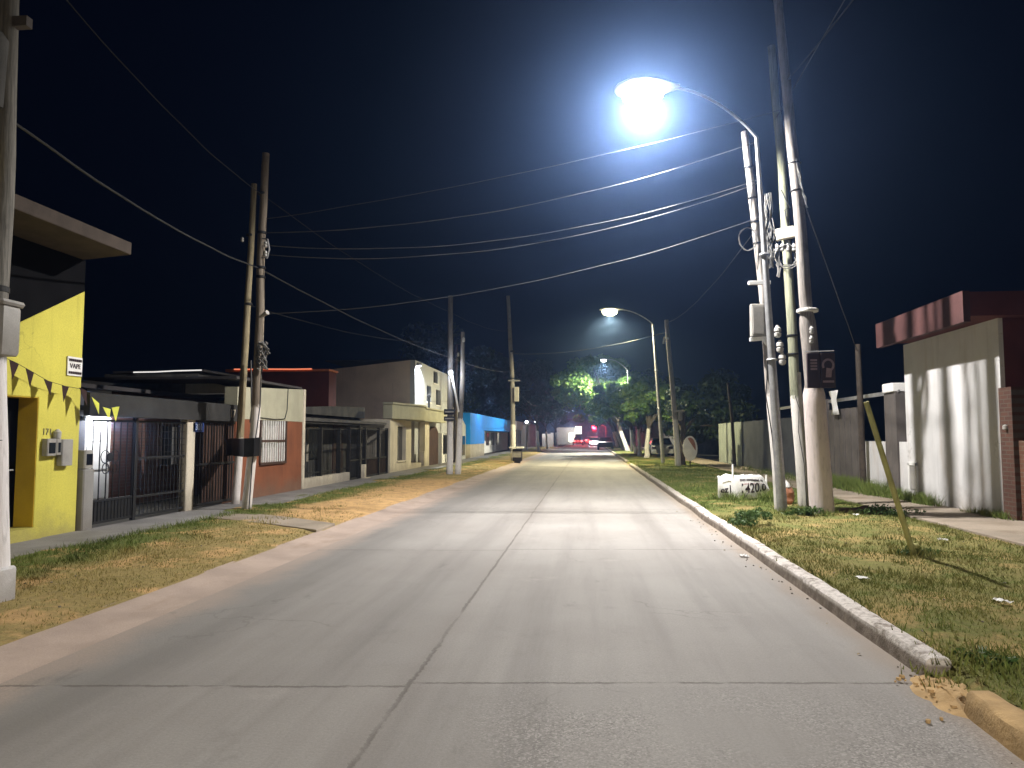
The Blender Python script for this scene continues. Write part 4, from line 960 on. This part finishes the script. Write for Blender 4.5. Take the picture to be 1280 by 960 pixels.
tag(g.build('garden_gate', 'wooddark'), 'dark solid garden gate between cream house and white block', 'gate')

# white two-storey block
H = thing('white_block', 'two storey white block with floodlit front and beige side wall', 'house', (FX-.3, 40, 0))
BX = FX-.32
g = MB(); g.prism([(-13.2, 0), (BX-.255, 0), (BX-.255, 5.35), (-13.2, 4.88)], 'y', 35.7, 36.0); g.build('side_wall', 'beige', H)
g = MB()
wins = [(38.39, 39.46, 3.42, 4.28), (40.76, 41.96, 3.35, 4.22), (40.05, 41.21, 4.54, 5.2)]
for (a, b, c, d_) in ((35.7, 38.39, 0, 5.35), (38.39, 39.46, 0, 3.42), (38.39, 39.46, 4.28, 5.33), (39.46, 40.05, 0, 5.33), (40.05, 40.76, 0, 4.54), (40.05, 41.21, 5.2, 5.33), (40.76, 41.21, 4.22, 4.54), (40.76, 41.96, 0, 3.35), (41.21, 41.96, 4.22, 5.33), (41.96, 44.5, 0, 5.33)):
    g.box(BX-.25, BX, a, b, c, d_)
g.build('wall', 'whitegray', H)
for a, b, c, d_ in wins:
    g = MB(); g.box(BX-.2, BX-.15, a, b, c, d_); wd = g.build('window', 'glass', H)
    g = MB(); g.box(BX-.1, BX+.04, a-.06, b+.06, c-.07, c); g.build('sill', 'white', wd)
g = MB(); g.box(-13.2, BX-.26, 36.01, 44.5, 5.36, 5.42); g.build('roof', 'roofdark', H)
g = MB(); g.box(BX-.2, BX-.1, 44.0, 44.5, 0, 5.33); g.cbox((BX+.10, 36.15, 5.18), .2, .26, .16, b=.02); fl_ = g.build('flood_lamp', 'graymetal', H)
g = MB(); g.box(BX+.04, BX+.17, 36.05, 36.25, 5.085, 5.098); g.build('lens', 'floodglow', fl_)
spot(H, (BX+.30, 36.2, 5.04), 1100, (.90, .95, 1.0), .08, 150, .4, (0, R(24), 0))
# fence further on
Fw = thing('white_garden_wall', 'low white garden wall with dark panels past the white block', 'wall', (FX, 46, 0))
g = MB(); g.box(FX-.2, FX, 40.9, 47.2, 0, .55)
for y in (41.0, 43.0, 45.0, 47.0): g.box(FX-.22, FX+.02, y-.15, y+.15, 0, 1.75)
g.build('base', 'white', Fw)
for a in (41.15, 43.15, 45.15):
    g = MB(); 
    for k in range(11): g.box(FX-.12, FX-.08, a+.05+k*.155, a+.12+k*.155, .56, 1.65)
    g.build('panel', 'black', Fw)
H = thing('white_gable_house', 'white gabled house wall between white block and blue shop', 'house', (FX, 48, 0))
g = MB(); g.prism([(47.4, 0), (50.9, 0), (50.9, 2.3), (47.4, 3.45)], 'x', FX-3, FX-.3); g.build('wall', 'white', H)
g = MB(); g.box(FX-.305, FX-.26, 48.2, 50.4, .3, 1.6); g.build('window', 'glass', H)

# blue corner shop
H = thing('blue_shop', 'corner shop with bright blue parapet and white columns', 'shop', (FX, 60, 0))
g = MB(); g.box(FX-5, FX, 51, 88, 2.05, 3.22); pa = g.build('parapet', 'blue', H)
g = MB(); g.box(FX-.6, FX+.012, 51.02, 58, 1.02, 2.045); g.build('blue_panel', 'blue', H)
g = MB(); g.box(FX-.6, FX, 51, 58, 0, 1.015); g.build('wall', 'cream', H)
g = MB(); g.box(FX-1.6, FX-1.4, 58, 88, 0, 2.045); g.build('rear_wall', 'white', H)
for a in (62, 65.5, 69, 73, 77):
    g = MB(); g.box(FX-1.39, FX-1.35, a, a+2.0, .7, 1.95); g.build('window', 'glass', H)
for a in (80, 83, 86):
    g = MB(); g.box(FX-.3, FX+.25, a, a+.5, 0, 2.6); g.build('column', 'white', H)
g = MB(); g.box(FX-.6, FX+.35, 79.5, 88.5, 2.3, 3.25); g.build('white_sign_band', 'white', H)
spot(H, (FX+.9, 55, 4.6), 420, (.9, .95, 1.0), .1, 160, .3)  # added light with no fixture, brightens the blue front

# litter cabinet near the blue shop
t = thing('litter_cabinet', 'dark litter cabinet under a white slab beside the tall far pole', 'litter bin', (-4.2, 43.6, 0))
g = MB(); g.cbox((-4.15, 43.6, .48), .55, .5, .70, b=.04); g.cbox((-4.15, 43.6, .1), .35, .3, .2, b=.02); g.build('body', 'iron', t)
g = MB(); g.cbox((-4.20, 43.6, .92), .85, .7, .09, b=.02); g.build('slab_top', 'white', t)
g = MB(); g.box(-4.40, -3.90, 43.33, 43.345, .35, .7); g.build('flap', 'graymetal', t)

# ------------------------------------------------------------------ right side
WX = 7.42
H = thing('white_house', 'white walled house with red flat roof fascia on the right', 'house', (WX, 16, 0))
g = MB(); g.box(WX, WX+.08, 14.15, 18.2, 0, 3.74); g.build('wall', 'whitedirty', H)
for ya in (14.16, 18.0):
    g = MB(); g.box(WX+.083, 13, ya, ya+.19, 0, 3.74); g.build('side_wall', 'darkred', H)
g = MB(); g.box(6.70, 6.82, 13.87, 17.9, 3.64, 4.20); g.build('fascia', 'redfascia', H)
g = MB(); g.box(6.823, 13.2, 13.87, 17.9, 3.745, 4.18); g.build('roof', 'darkred', H)
g = MB(); g.box(WX-.02, WX-.004, 17.72, 18.05, .38, .93); nz = g.build('meter_niche', 'graymetal', H)
g = MB(); g.box(WX-.04, WX-.001, 17.66, 17.72, .33, .98); g.box(WX-.04, WX-.001, 18.05, 18.11, .33, .98); g.box(WX-.04, WX-.001, 17.66, 18.11, .93, 1.0); g.build('frame', 'white', nz)
t = thing('brick_pier_wall', 'orange brick pier and low brick wall beside the white wall', 'wall', (WX, 13, 0))
g = MB(); g.box(WX-.06, WX+.3, 13.72, 14.12, 0, 2.46); g.build('pier', 'brickred', t)
g = MB(); g.box(WX+.02, WX+.25, 10.0, 13.715, 0, 1.52); g.build('low_wall', 'brickorange', t)
g = MB(); g.lathe((WX-.09, 13.9, 1.75), [(.01, -.05), (.04, -.03), (.04, .03), (.01, .05)], 10); g.build('bell', 'porcelain', t, True)
t = thing('low_white_wall', 'low white wall with dark tall post left of the white house', 'wall', (WX, 19.8, 0))
g = MB(); g.box(WX+.02, WX+.22, 18.21, 18.68, 0, 1.46); g.box(WX+.02, WX+.22, 19.42, 20.95, 0, 1.46); g.build('base', 'whitedirty', t)
g = MB(); g.box(WX-.02, WX+.3, 18.7, 19.4, 0, 2.66); g.build('post', 'boards', t)
g = MB(); g.cbox((WX+.12, 19.05, 2.78), .4, .62, .22, b=.03); g.build('post_cap', 'white', t)
t = thing('board_gate', 'grey board gate with white hanging sheet behind the pole cluster', 'gate', (WX, 22.5, 0))
g = MB()
for k in range(12): g.box(WX+.02+(.01 if k % 2 else 0), WX+.06+(.01 if k % 2 else 0), 21.0+k*.245, 21.235+k*.245, .1, 2.40)
g.build('boards', 'boards', t)
g = MB(); g.box(WX-.02, WX+.08, 23.96, 24.16, 0, 2.75); g.build('gate_post', 'boards', t)
g = MB(); vs = []
for j in range(7):
    for i in range(5): vs.append((WX-.10-.04*math.sin(i*2.1+j*.7), 22.6+i*.14+(.12 if j < 2 else 0)*(i-2)*.3, 2.95-j*.12))
g.add(vs, [(j*5+i, j*5+i+1, (j+1)*5+i+1, (j+1)*5+i) for j in range(6) for i in range(4)]); ob = g.build('hanging_sheet', 'tarp', t, True)
ob.modifiers.new('th', 'SOLIDIFY').thickness = .015
g = MB(); g.box(WX+.05, WX+.09, 18.7, 30.9, 2.62, 2.72); g.build('top_rail', 'steel', t)
def corr(name, label, y0, y1, h, mat, cat='fence'):
    t = thing(name, label, cat, (WX, (y0+y1)/2, 0)); g = MB(); vs = []; k = int((y1-y0)/.04)
    for i in range(k+1):
        y = y0+(y1-y0)*i/k; x = WX+.05+.018*math.sin(i*PI/2+.4); vs += [(x, y, .1), (x, y, h+.02*mnoise.noise((y, 0, 0)))]
    g.add(vs, [(2*i, 2*i+2, 2*i+3, 2*i+1) for i in range(k)]); o = g.build('sheet', mat, t); o.modifiers.new('th', 'SOLIDIFY').thickness = .006
    g = MB()
    for i in range(int((y1-y0)/2.1)+1): g.box(WX+.09, WX+.17, y0+i*2.1, y0+i*2.1+.08, 0, h+.05)
    g.build('posts', 'boards', t) if False else None
    return t
t = corr('dark_sheet_fence', 'dark corrugated sheet fence behind the pole cluster', 24.3, 37.0, 2.28, 'corrdark')
for i in range(6):
    g = MB(); g.box(WX+.09, WX+.17, 24.5+i*2.4, 24.58+i*2.4, 0, 2.3); g.build('post', 'boards', t)
t = corr('pale_sheet_fence', 'pale greenish corrugated sheet fence beyond the white banner', 37.25, 43.5, 2.3, 'corrpale')
for i in range(3):
    g = MB(); g.box(WX+.09, WX+.17, 37.4+i*2.9, 37.48+i*2.9, 0, 2.3); g.build('post', 'boards', t)
wood_pole('crooked thin dark post at the joint of both sheet fences', [(7.1, 37.1, 0), (7.02, 37.1, 2.4), (6.85, 37.1, 4.2)], .09, .06, 'barkdark', 30, None, 'fence_post')

# white canvas banner on stakes
BN = thing('canvas_banner', 'sagging white canvas banner on stakes with faded price lettering', 'banner', (3.6, 17.6, .12))
def bz(u, v):   # u 0..1 along, v 0 bottom..1 top -> surface point
    x = 2.97+u*1.28; bulge = math.sin(u*PI)*.16
    y = 17.58+u*.55-bulge*(1-.4*v)+.02*math.sin(u*17+v*5)-.05*v*(1-v)*4
    top = .66+.05*math.sin(u*3.1)-(.30*max(0, (u-.8)/.2)**2)+.07*max(0, 1-abs(u-.18)/.12)*.6
    bot = .13+.10*max(0, (u-.45))+(.15*max(0, (u-.75)/.25)**2)
    return Vector((x, y, bot+(top-bot)*v+.012*math.sin(v*9+u*4)))
def bpatch(u0, u1, v0, v1, off, nu=40, nv=10):
    g = MB(); vs = []
    for j in range(nv+1):
        for i in range(nu+1):
            p = bz(u0+(u1-u0)*i/nu, v0+(v1-v0)*j/nv); vs.append((p.x, p.y-off, p.z))
    g.add(vs, [(j*(nu+1)+i, j*(nu+1)+i+1, (j+1)*(nu+1)+i+1, (j+1)*(nu+1)+i) for j in range(nv) for i in range(nu)]); return g
cv = bpatch(0, 1, 0, 1, 0, 60, 14).build('canvas', 'tarp', BN, True); cv.modifiers.new('th', 'SOLIDIFY').thickness = .006
vs = []
g = MB()
for j in range(5):
    for i in range(31):
        p = bz(i/30, 1); e = j/4; vs.append((p.x, p.y+e*.42, p.z+.02*math.sin(e*PI)-.07*e+.012*math.sin(i*1.3+j)))
g.add(vs, [(j*31+i, j*31+i+1, (j+1)*31+i+1, (j+1)*31+i) for j in range(4) for i in range(30)]); g.build('folded_back', 'tarp', BN, True)
def blob(u0, u1, v0, v1, mat, nm, seed):
    g = MB(); N = int((u1-u0)*70)
    for k in range(N):
        if mnoise.noise((seed, k*.8, 0)) < -.35: continue
        u = u0+(u1-u0)*k/N; h0 = v0+(v1-v0)*(.25+.25*mnoise.noise((seed, k*.7, 2))); h1 = v1-(v1-v0)*(.2+.3*mnoise.noise((seed, k*.9, 5)))
        a, b, c, d_ = bz(u, h0), bz(u+.011, h0), bz(u+.013, h1), bz(u+.002, h1)
        g.add([(q.x, q.y-.006, q.z) for q in (a, b, c, d_)], [(0,1,2,3)])
    g.build(nm, mat, BN)
blob(.40, .86, .68, .86, 'ink', 'faded_lettering', 1); blob(.08, .24, .66, .74, 'grayletter', 'faded_line', 2); blob(.46, .84, .58, .63, 'inkred', 'red_line', 3)
def btext(s_, u, v, size):
    cu = bpy.data.curves.new('t', 'FONT'); cu.body = s_; cu.size = size; cu.extrude = 0; cu.align_x = 'CENTER'; cu.align_y = 'CENTER'; cu.offset = .004
    o = bpy.data.objects.new('t', cu); COL.objects.link(o); dg = bpy.context.evaluated_depsgraph_get(); me = bpy.data.meshes.new_from_object(o.evaluated_get(dg)); bpy.data.objects.remove(o)
    off = ROOT[BN.name]
    for vt in me.vertices:
        p = bz(u+vt.co.x/1.28, v+vt.co.y/.5); vt.co = Vector((p.x, p.y-.008, p.z))-off
    me.materials.clear(); me.materials.append(m('ink')); o = bpy.data.objects.new('lettering', me); COL.objects.link(o); o.parent = BN
btext('ez1', .15, .42, .20); btext('1420.0', .66, .43, .25)
for x, y in ((3.0, 17.62), (3.32, 17.62), (4.18, 18.1)):
    g = MB(); g.tube([(x, y+.03, .05), (x+.01, y+.03, .95 if 3.2 < x < 3.5 else .68)], .022, 8); g.build('stake', 'whitemetal', BN, True)

# round board leaning by the second lamp
t = thing('round_board', 'round orange and white board near the second lamp column', 'sign', (5.1, 38, .12))
g = MB(); g.lathe((5.1, 38.0, .98), [(.30, -.03), (.36, -.02), (.36, .02), (.30, .03)], 28, 'y'); 
g.v = [(x*1, y, .98+(z-.98)*1.75) for x, y, z in g.v]; g.build('disc', 'tarp', t, True)
g = MB(); g.prism([(5.1+.27*math.cos(R(a)), 1.0+.52*math.sin(R(a))) for a in range(-15, 125, 10)], 'y', 37.955, 37.968); g.build('orange_patch', 'orangepl', t)
g = MB(); g.tube([(5.1, 38.06, .1), (5.1, 38.06, .6)], .03, 8); g.build('prop', 'iron', t)

for x, y, lb in ((4.75, 13.9, 'white paper scrap on the grass before the thickest pole'), (3.55, 6.9, 'pale paper scrap on the right verge nearest the viewer'), (2.75, 7.9, 'crumpled pale scrap on the right verge beside the kerb'), (2.05, 10.2, 'small white scrap lying in the road at the right kerb'), (5.0, 11.2, 'pale scrap on the right verge toward the pavement')):
    z = right_z(x, y)+.03 if x > 2.3 else .012; g = MB(); vs = []
    for j in range(5):
        for i in range(6): vs.append((x+(i-2.5)*.022+random.gauss(0, .004), y+(j-2)*.024, z+random.gauss(0, .008)+.01))
    g.add(vs, [(j*6+i, j*6+i+1, (j+1)*6+i+1, (j+1)*6+i) for j in range(4) for i in range(5)])
    o = tag(g.build('paper_scrap', 'tarp'), lb, 'litter', 'paper scraps on the right side'); o.modifiers.new('th', 'SOLIDIFY').thickness = .003
# ------------------------------------------------------------------ trees
def leaf_quads(centres, radii, n, size):
    C = np.array(centres); Rr = np.array(radii); idx = np.random.randint(0, len(C), n)
    d = np.random.normal(size=(n, 3)); d /= np.linalg.norm(d, axis=1)[:, None]
    r = np.random.random(n)[:, None]**.42
    P = C[idx]+d*r*Rr[idx]
    a = np.random.normal(size=(n, 3)); a /= np.linalg.norm(a, axis=1)[:, None]
    b = np.cross(a, np.random.normal(size=(n, 3))); b /= np.linalg.norm(b, axis=1)[:, None]
    s_ = size*np.random.uniform(.6, 1.4, n)[:, None]
    V = np.stack([P-a*s_, P+b*s_*.5, P+a*s_, P-b*s_*.5], 1).reshape(-1, 3)
    return V, np.arange(n*4).reshape(n, 4)
def tree(name, label, base, h_trunk, crown_c, crown_r, nclump, nleaf, lsize, leafm, barkm, r0, seed, group):
    random.seed(seed); np.random.seed(seed)
    t = thing(name, label, 'tree', (base[0], base[1], 0), group)
    bx, by = base; top = Vector((bx+(crown_c[0]-bx)*.35, by+(crown_c[1]-by)*.35, h_trunk))
    g = MB(); pts = [Vector((bx, by, 0)).lerp(top, k/6)+Vector((random.gauss(0, .03), random.gauss(0, .03), 0)) for k in range(7)]
    g.tube(pts, [r0*(1.25 if k == 0 else 1)*(1-.06*k) for k in range(7)], 10); g.build('trunk', barkm, t, True)
    cs = []; rs = []
    for k in range(nclump):
        d = Vector((random.gauss(0, 1), random.gauss(0, 1), random.gauss(0, 1))).normalized()*random.random()**.45
        cs.append((crown_c[0]+d.x*crown_r[0], crown_c[1]+d.y*crown_r[1], crown_c[2]+d.z*crown_r[2]))
        q = random.uniform(.2, .42)*min(crown_r); rs.append((q*1.2, q*1.2, q*.8))
    for k in range(7):
        e = Vector(cs[k % len(cs)]); md = top.lerp(e, .5)+Vector((random.gauss(0, .2), random.gauss(0, .2), .25))
        g = MB(); g.tube([top-Vector((0, 0, .15)), top.lerp(md, .6), md, e], [r0*.5, r0*.4, r0*.3, r0*.12], 7); g.build('limb', barkm, t, True)
    V, F = leaf_quads(cs, rs, nleaf, lsize); npmesh('crown', V, F, leafm, t)
    return t
GR = 'limewashed street trees on the right verge'
tree('street_tree', 'nearest white-trunked tree of the right row, dark crown', (3.95, 51), 2.3, (4.4, 51.5, 3.9), (2.6, 2.6, 1.5), 26, 7000, .17, 'leaf', 'bark', .19, 41, GR)
tree('street_tree', 'second white-trunked tree of the right row, slightly leaning', (3.85, 56), 2.4, (3.6, 57, 4.2), (2.6, 3, 1.7), 26, 7000, .17, 'leaf', 'bark', .16, 42, GR)
tree('street_tree', 'third white-trunked tree of the right row', (3.9, 61.5), 2.4, (3.0, 63, 4.6), (2.8, 3, 2.0), 28, 8000, .17, 'leaf', 'bark', .17, 43, GR)
tree('street_tree', 'big street tree whose lit green crown hangs over the road', (3.9, 73), 3.0, (.9, 74, 6.7), (4.5, 5, 2.9), 60, 27000, .19, 'leaf', 'bark', .24, 44, GR)
tree('street_tree', 'tall thin-trunked tree behind the big lit crown', (3.9, 82), 3.0, (.3, 84, 8.2), (3.2, 4, 2.2), 30, 10000, .16, 'leaf', 'bark', .2, 45, GR)
tree('street_tree', 'farthest tree of the right row near the red signal', (3.9, 97), 3.0, (1.4, 97, 5.4), (3.6, 4, 2.4), 30, 9000, .17, 'leaf', 'bark', .2, 46, GR)
tree('dark_tree', 'dark tree trunk beside the second lamp column with sparse foliage', (4.72, 38.3), 1.9, (5.1, 39, 3.0), (1.1, 1.3, 1.5), 14, 2400, .09, 'leafdark', 'barkdark', .2, 47, None)
GL = 'limewashed trees on the left verge'
tree('verge_tree', 'nearest thin white trunk of the far left verge', (-4.9, 74), 2.8, (-5.6, 75, 5.0), (2.6, 3, 2.0), 22, 6000, .14, 'leafdark', 'bark', .14, 48, GL)
tree('verge_tree', 'second thin white trunk of the far left verge', (-4.9, 90), 2.8, (-5.6, 91, 5.4), (3, 3, 2.2), 22, 6000, .16, 'leafdark', 'bark', .16, 49, GL)
tree('verge_tree', 'farthest white trunk of the left verge near the small lights', (-4.6, 110), 2.8, (-5.2, 111, 5.6), (3, 3, 2.4), 22, 6000, .18, 'leafdark', 'bark', .2, 50, GL)
GB = 'dark trees behind the left houses'
tree('dark_tree', 'broad dark tree behind the white block', (-12, 60), 4, (-11.5, 60, 7.2), (4.2, 4, 3.4), 40, 11000, .18, 'leafdark', 'barkdark', .3, 51, GB)
tree('dark_tree', 'dark rounded tree behind the blue shop', (-13.5, 82), 4, (-11.5, 82, 7.2), (4.6, 4, 3.6), 40, 11000, .22, 'leafdark', 'barkdark', .3, 52, GB)
tree('dark_tree', 'dark tree closing the street left of the lit crown', (-8.5, 100), 4, (-7.0, 100, 8.0), (4.6, 4, 4), 40, 11000, .24, 'leafdark', 'barkdark', .3, 53, GB)
GD = 'dark trees behind the right fences'
tree('dark_tree', 'dark bushy tree above the pale sheet fence', (9.5, 52), 2, (9.2, 52, 3.8), (3.4, 3.5, 2.6), 34, 9000, .16, 'leafdark', 'barkdark', .25, 54, GD)
tree('dark_tree', 'lower dark tree behind the round board', (7.5, 62), 2, (7.2, 62, 3.8), (2.8, 3.5, 2.4), 30, 8000, .16, 'leafdark', 'barkdark', .25, 55, GD)
tree('dark_tree', 'dark tree at the far right end of the street', (7.2, 90), 3, (7.0, 90, 5.6), (4.4, 4, 3.6), 34, 9000, .22, 'leafdark', 'barkdark', .25, 56, GD)
random.seed(99); np.random.seed(99)
def weed(label, c, r, n, ls, seed):
    t = thing('weed_clump', label, 'weed', c, 'weeds on the right verge'); np.random.seed(seed)
    g = MB()
    for k in range(7):
        a = random.random()*6; g.tube([c, (c[0]+math.cos(a)*r[0]*.4, c[1]+math.sin(a)*r[1]*.4, c[2]+r[2]*.8), (c[0]+math.cos(a)*r[0]*.8, c[1]+math.sin(a)*r[1]*.8, c[2]+r[2]*1.3)], .004, 4)
    g.build('stems', 'weed', t)
    cs = [(c[0]+random.gauss(0, r[0]*.45), c[1]+random.gauss(0, r[1]*.45), c[2]+random.uniform(.2, 1.3)*r[2]) for _ in range(10)]
    V, F = leaf_quads(cs, [(r[0]*.45, r[1]*.45, r[2]*.4)]*10, n, ls); V[:, 2] = np.maximum(V[:, 2], c[2]); npmesh('leaves', V, F, 'weed', t)
weed('leafy weed spilling over the right kerb', (2.75, 12.9, .1), (.34, .5, .17), 700, .035, 61)
weed('low weeds around the steel lamp column foot', (4.05, 14.35, .12), (.38, .16, .12), 500, .03, 62)
weed('small weed at the broken end of the near kerb', (2.62, 5.35, .1), (.14, .18, .05), 260, .018, 63)
weed('weed tuft at the foot of the leaning stake', (4.05, 9.72, .1), (.20, .14, .09), 260, .022, 64)
weed('dark weeds on the soil beside the thickest pole', (5.6, 14.5, .13), (.5, .22, .12), 520, .03, 65)

# ------------------------------------------------------------------ far end of the street
def car(label, c, heading, paint, tail=False, head=False):
    t = thing('parked_car' if not (tail or head) else 'car', label, 'car', (c[0], c[1], 0), 'cars at the far end of the street')
    M = Matrix.Translation((c[0], c[1], 0)) @ Matrix.Rotation(heading, 4, 'Z')
    def W(g): g.v = [tuple(M @ Vector(v)) for v in g.v]; return g
    L, Wd = 2.0, .82
    side = [(-L, .35), (L, .35), (L+.02, .62), (L-.1, .82), (1.15, .93), (.55, 1.38), (-1.0, 1.42), (-1.7, .98), (-L-.02, .9)]
    g = MB(); g.prism([(x, z) for x, z in [(-L, .32), (L, .32), (L+.03, .6), (L-.08, .80), (1.15, .92), (-1.75, .95), (-L, .88)]], 'y', -Wd, Wd); W(g).build('body', paint, t, True, bevel=.06)
    g = MB(); vs = []
    for y, k in ((-Wd+.06, 1), (Wd-.06, 1)):
        vs += [(1.12, y, .93), (-1.7, y, .96)]
    for y in (-Wd+.2, Wd-.2): vs += [(.5, y, 1.40), (-1.05, y, 1.43)]
    g.add(vs, [(0,1,5,4), (2,3,7,6), (0,2,6,4), (1,3,7,5), (4,5,7,6)]); W(g).build('windows', 'glass', t)
    g = MB(); g.prism([(.5, 1.40), (-1.05, 1.43), (-1.05, 1.46), (.5, 1.44)], 'y', -Wd+.2, Wd-.2); W(g).build('roof', paint, t)
    for x in (-1.25, 1.25):
        for y in (-Wd, Wd):
            g = MB(); g.lathe((x, y, .31), [(.2, -.11), (.31, -.09), (.31, .09), (.2, .11)], 18, 'y'); w = W(g).build('wheel', 'rubber', t, True)
            g = MB(); g.lathe((x, y+(.1 if y > 0 else -.1), .31), [(.19, -.015), (.19, .015), (.05, .02)], 14, 'y'); W(g).build('rim', 'rim', w, True)
    for y in (-.6, .6):
        g = MB(); g.cbox((-L-.03, y, .74), .06, .30, .16); W(g).build('tail_lamp', 'tailglow' if tail else 'maroon', t)
        g = MB(); g.cbox((L-.01, y, .66), .06, .34, .14); W(g).build('headlamp', 'headglow' if head else 'porcelain', t)
    if tail: point(t, (c[0], c[1]-2.6, .75), 160, (1, .05, .03), .1)
    if head: point(t, (c[0], c[1]-2.6, .75), 420, (1, .95, .85), .1)
    return t
UP = PI/2
car('dark car parked at the right kerb under the trees', (2.0, 88), UP, 'carpaint')
car('pale car parked on the verge behind the white trunks', (5.4, 57), UP, 'carwhite')
car('car driving away with red tail lamps lit, left lane', (-1.7, 128), UP, 'carpaint', tail=True)
car('car facing the viewer with white headlamps lit', (1.0, 118), -UP, 'carwhite', head=True)
car('car waiting below the red signal with tail lamps lit', (.2, 150), UP, 'carwhite', tail=True)
t = thing('traffic_light', 'traffic light showing red above the far carriageway', 'traffic light', (2.9, 122, 0))
g = MB(); g.tube([(2.9, 122, 0), (2.9, 122, 3.1), (2.4, 122, 3.35), (1.1, 122, 3.4)], .06, 8); g.build('mast', 'graymetal', t, True)
g = MB(); g.cbox((1.0, 121.9, 2.85), .72, .25, 1.35, b=.05); hd = g.build('signal_head', 'black', t)
g = MB(); g.lathe((1.0, 121.74, 3.05), [(.33, .03), (.33, 0), (.14, -.06)], 18, 'y'); g.build('red_lens', 'redglow', hd, True)
for z in (2.60, 2.34):
    g = MB(); g.lathe((1.0, 121.76, z), [(.11, .03), (.09, 0), (.04, -.02)], 14, 'y'); g.build('dark_lens', 'glass', hd, True)
point(t, (1.0, 121.2, 3.05), 1800, (1, .03, .06), .1)
H = thing('lit_kiosk', 'small bright lit shop front at the far left end', 'shop', (-3, 140, 0))
g = MB(); g.box(-6, -2.4, 140, 144, 0, 3.2); g.build('wall', 'white', H)
g = MB(); g.box(-3.6, -2.5, 139.9, 139.99, .5, 2.2); g.build('lit_window', 'shopglow', H)
g = MB(); g.box(-2.36, -1.2, 139.8, 140.2, 2.0, 3.4); g.build('lit_sign', 'shopglow', H)
point(H, (-3, 137, 3.2), 320, (1, .93, .8), .2)
H = thing('pale_garden_wall', 'pale distant garden wall glowing behind left white trunks', 'wall', (-6, 104, 0))
g = MB(); g.box(-6.4, -4.9, 104, 104.2, 0, 1.9); g.cbox((-5.0, 103.9, 1.0), .4, .4, 2.1, b=.03); g.build('base', 'white', H)
point(H, (-5.4, 101.5, 2.6), 150, (1, .95, .9), .12)
for (x, y, z, lb) in ((-7.0, 100, 3.4, 'small post lamp beyond the blue shop, the higher lit one'), (-6.6, 80, 3.0, 'small post lamp beyond the blue shop, the lower lit one')):
    t = thing('post_lamp', lb, 'lamp', (x, y, 0), 'small post lamps at the far left')
    g = MB(); g.tube([(x, y, 0), (x, y, z)], .05, 8); g.build('post', 'graymetal', t, True)
    g = MB(); g.lathe((x, y-.1, z+.12), [(.04, -.14), (.15, -.08), (.15, .05), (.05, .13)], 14); g.build('globe', 'lampglow', t, True)
H = thing('street_end_house', 'dim house block closing the far end of the street', 'house', (0, 182, 0))
g = MB(); g.box(-16, 16, 182, 186, 0, 5.5); g.build('wall', 'darkconcrete', H)
g = MB(); g.box(-16.2, 16.2, 181.8, 186.2, 5.5, 5.7); g.build('roof', 'roofdark', H)
for (x0, lb) in ((-14, 'left side distant dark house beyond the blue shop'),):
    H = thing('dark_house', lb, 'house', (-11, 105, 0))
    g = MB(); g.box(-16, -8.3, 92, 125, 0, 3.2); g.build('wall', 'darkconcrete', H)
    g = MB(); g.box(-16.2, -8.1, 91.8, 125.2, 3.2, 3.35); g.build('roof', 'roofdark', H)
H = thing('dark_house', 'dark low house on the right beyond the sheet fences', 'house', (11, 80, 0))
g = MB(); g.box(7.6, 15, 66, 120, 0, 3.0); g.build('wall', 'darkconcrete', H)
g = MB(); g.box(7.4, 15.2, 65.8, 120.2, 3.0, 3.15); g.build('roof', 'roofdark', H)

# ------------------------------------------------------------------ night air, sky, camera
g = MB(); g.box(-150, 150, -50, 290, -1.03, 12.)
hz = g.build('haze', 'ground'); hz['kind'] = 'stuff'
t = NT('night haze'); v = t.n('ShaderNodeVolumePrincipled'); v.inputs['Color'].default_value = (.30, .50, 1, 1)
v.inputs['Density'].default_value = .0025; v.inputs['Anisotropy'].default_value = .90
t.l(v.outputs[0], t.out.inputs['Volume']); hz.data.materials.clear(); hz.data.materials.append(t.m)
tag(hz, 'thin bluish night haze filling the street', 'haze')

W = bpy.data.worlds.new('World'); S.world = W; W.use_nodes = True
nt = W.node_tree; nt.nodes.clear()
ow = nt.nodes.new('ShaderNodeOutputWorld'); bg = nt.nodes.new('ShaderNodeBackground')
sky = nt.nodes.new('ShaderNodeTexSky'); sky.sky_type = 'NISHITA'; sky.sun_disc = False; sky.sun_elevation = R(-4); sky.sun_rotation = R(180); sky.ozone_density = 3
ad = nt.nodes.new('ShaderNodeMix'); ad.data_type = 'RGBA'; ad.blend_type = 'ADD'; ad.inputs['Factor'].default_value = 1
nt.links.new(sky.outputs[0], ad.inputs[6]); ad.inputs[7].default_value = (.006, .014, .042, 1)
nt.links.new(ad.outputs[2], bg.inputs[0]); bg.inputs[1].default_value = .06
nt.links.new(bg.outputs[0], ow.inputs[0])

cam = bpy.data.cameras.new('camera'); cam.sensor_width = 36; cam.lens = 36*924/1280; cam.clip_end = 1000; cam.clip_start = .05
co = bpy.data.objects.new('camera', cam); COL.objects.link(co)
co.location = (0, 0, 1.6); co.rotation_euler = (R(90+4.0239), 0, R(5.8558)); S.camera = co
S.view_settings.view_transform = 'Standard'; S.view_settings.look = 'None'; S.view_settings.exposure = .36; S.view_settings.gamma = 1
S.view_settings.use_curve_mapping = False
S.cycles.use_denoising = True
S.cycles.max_bounces = 6; S.cycles.diffuse_bounces = 3; S.cycles.volume_bounces = 0; S.cycles.transmission_bounces = 2
S.cycles.sample_clamp_indirect = 3.0; S.cycles.use_light_tree = True
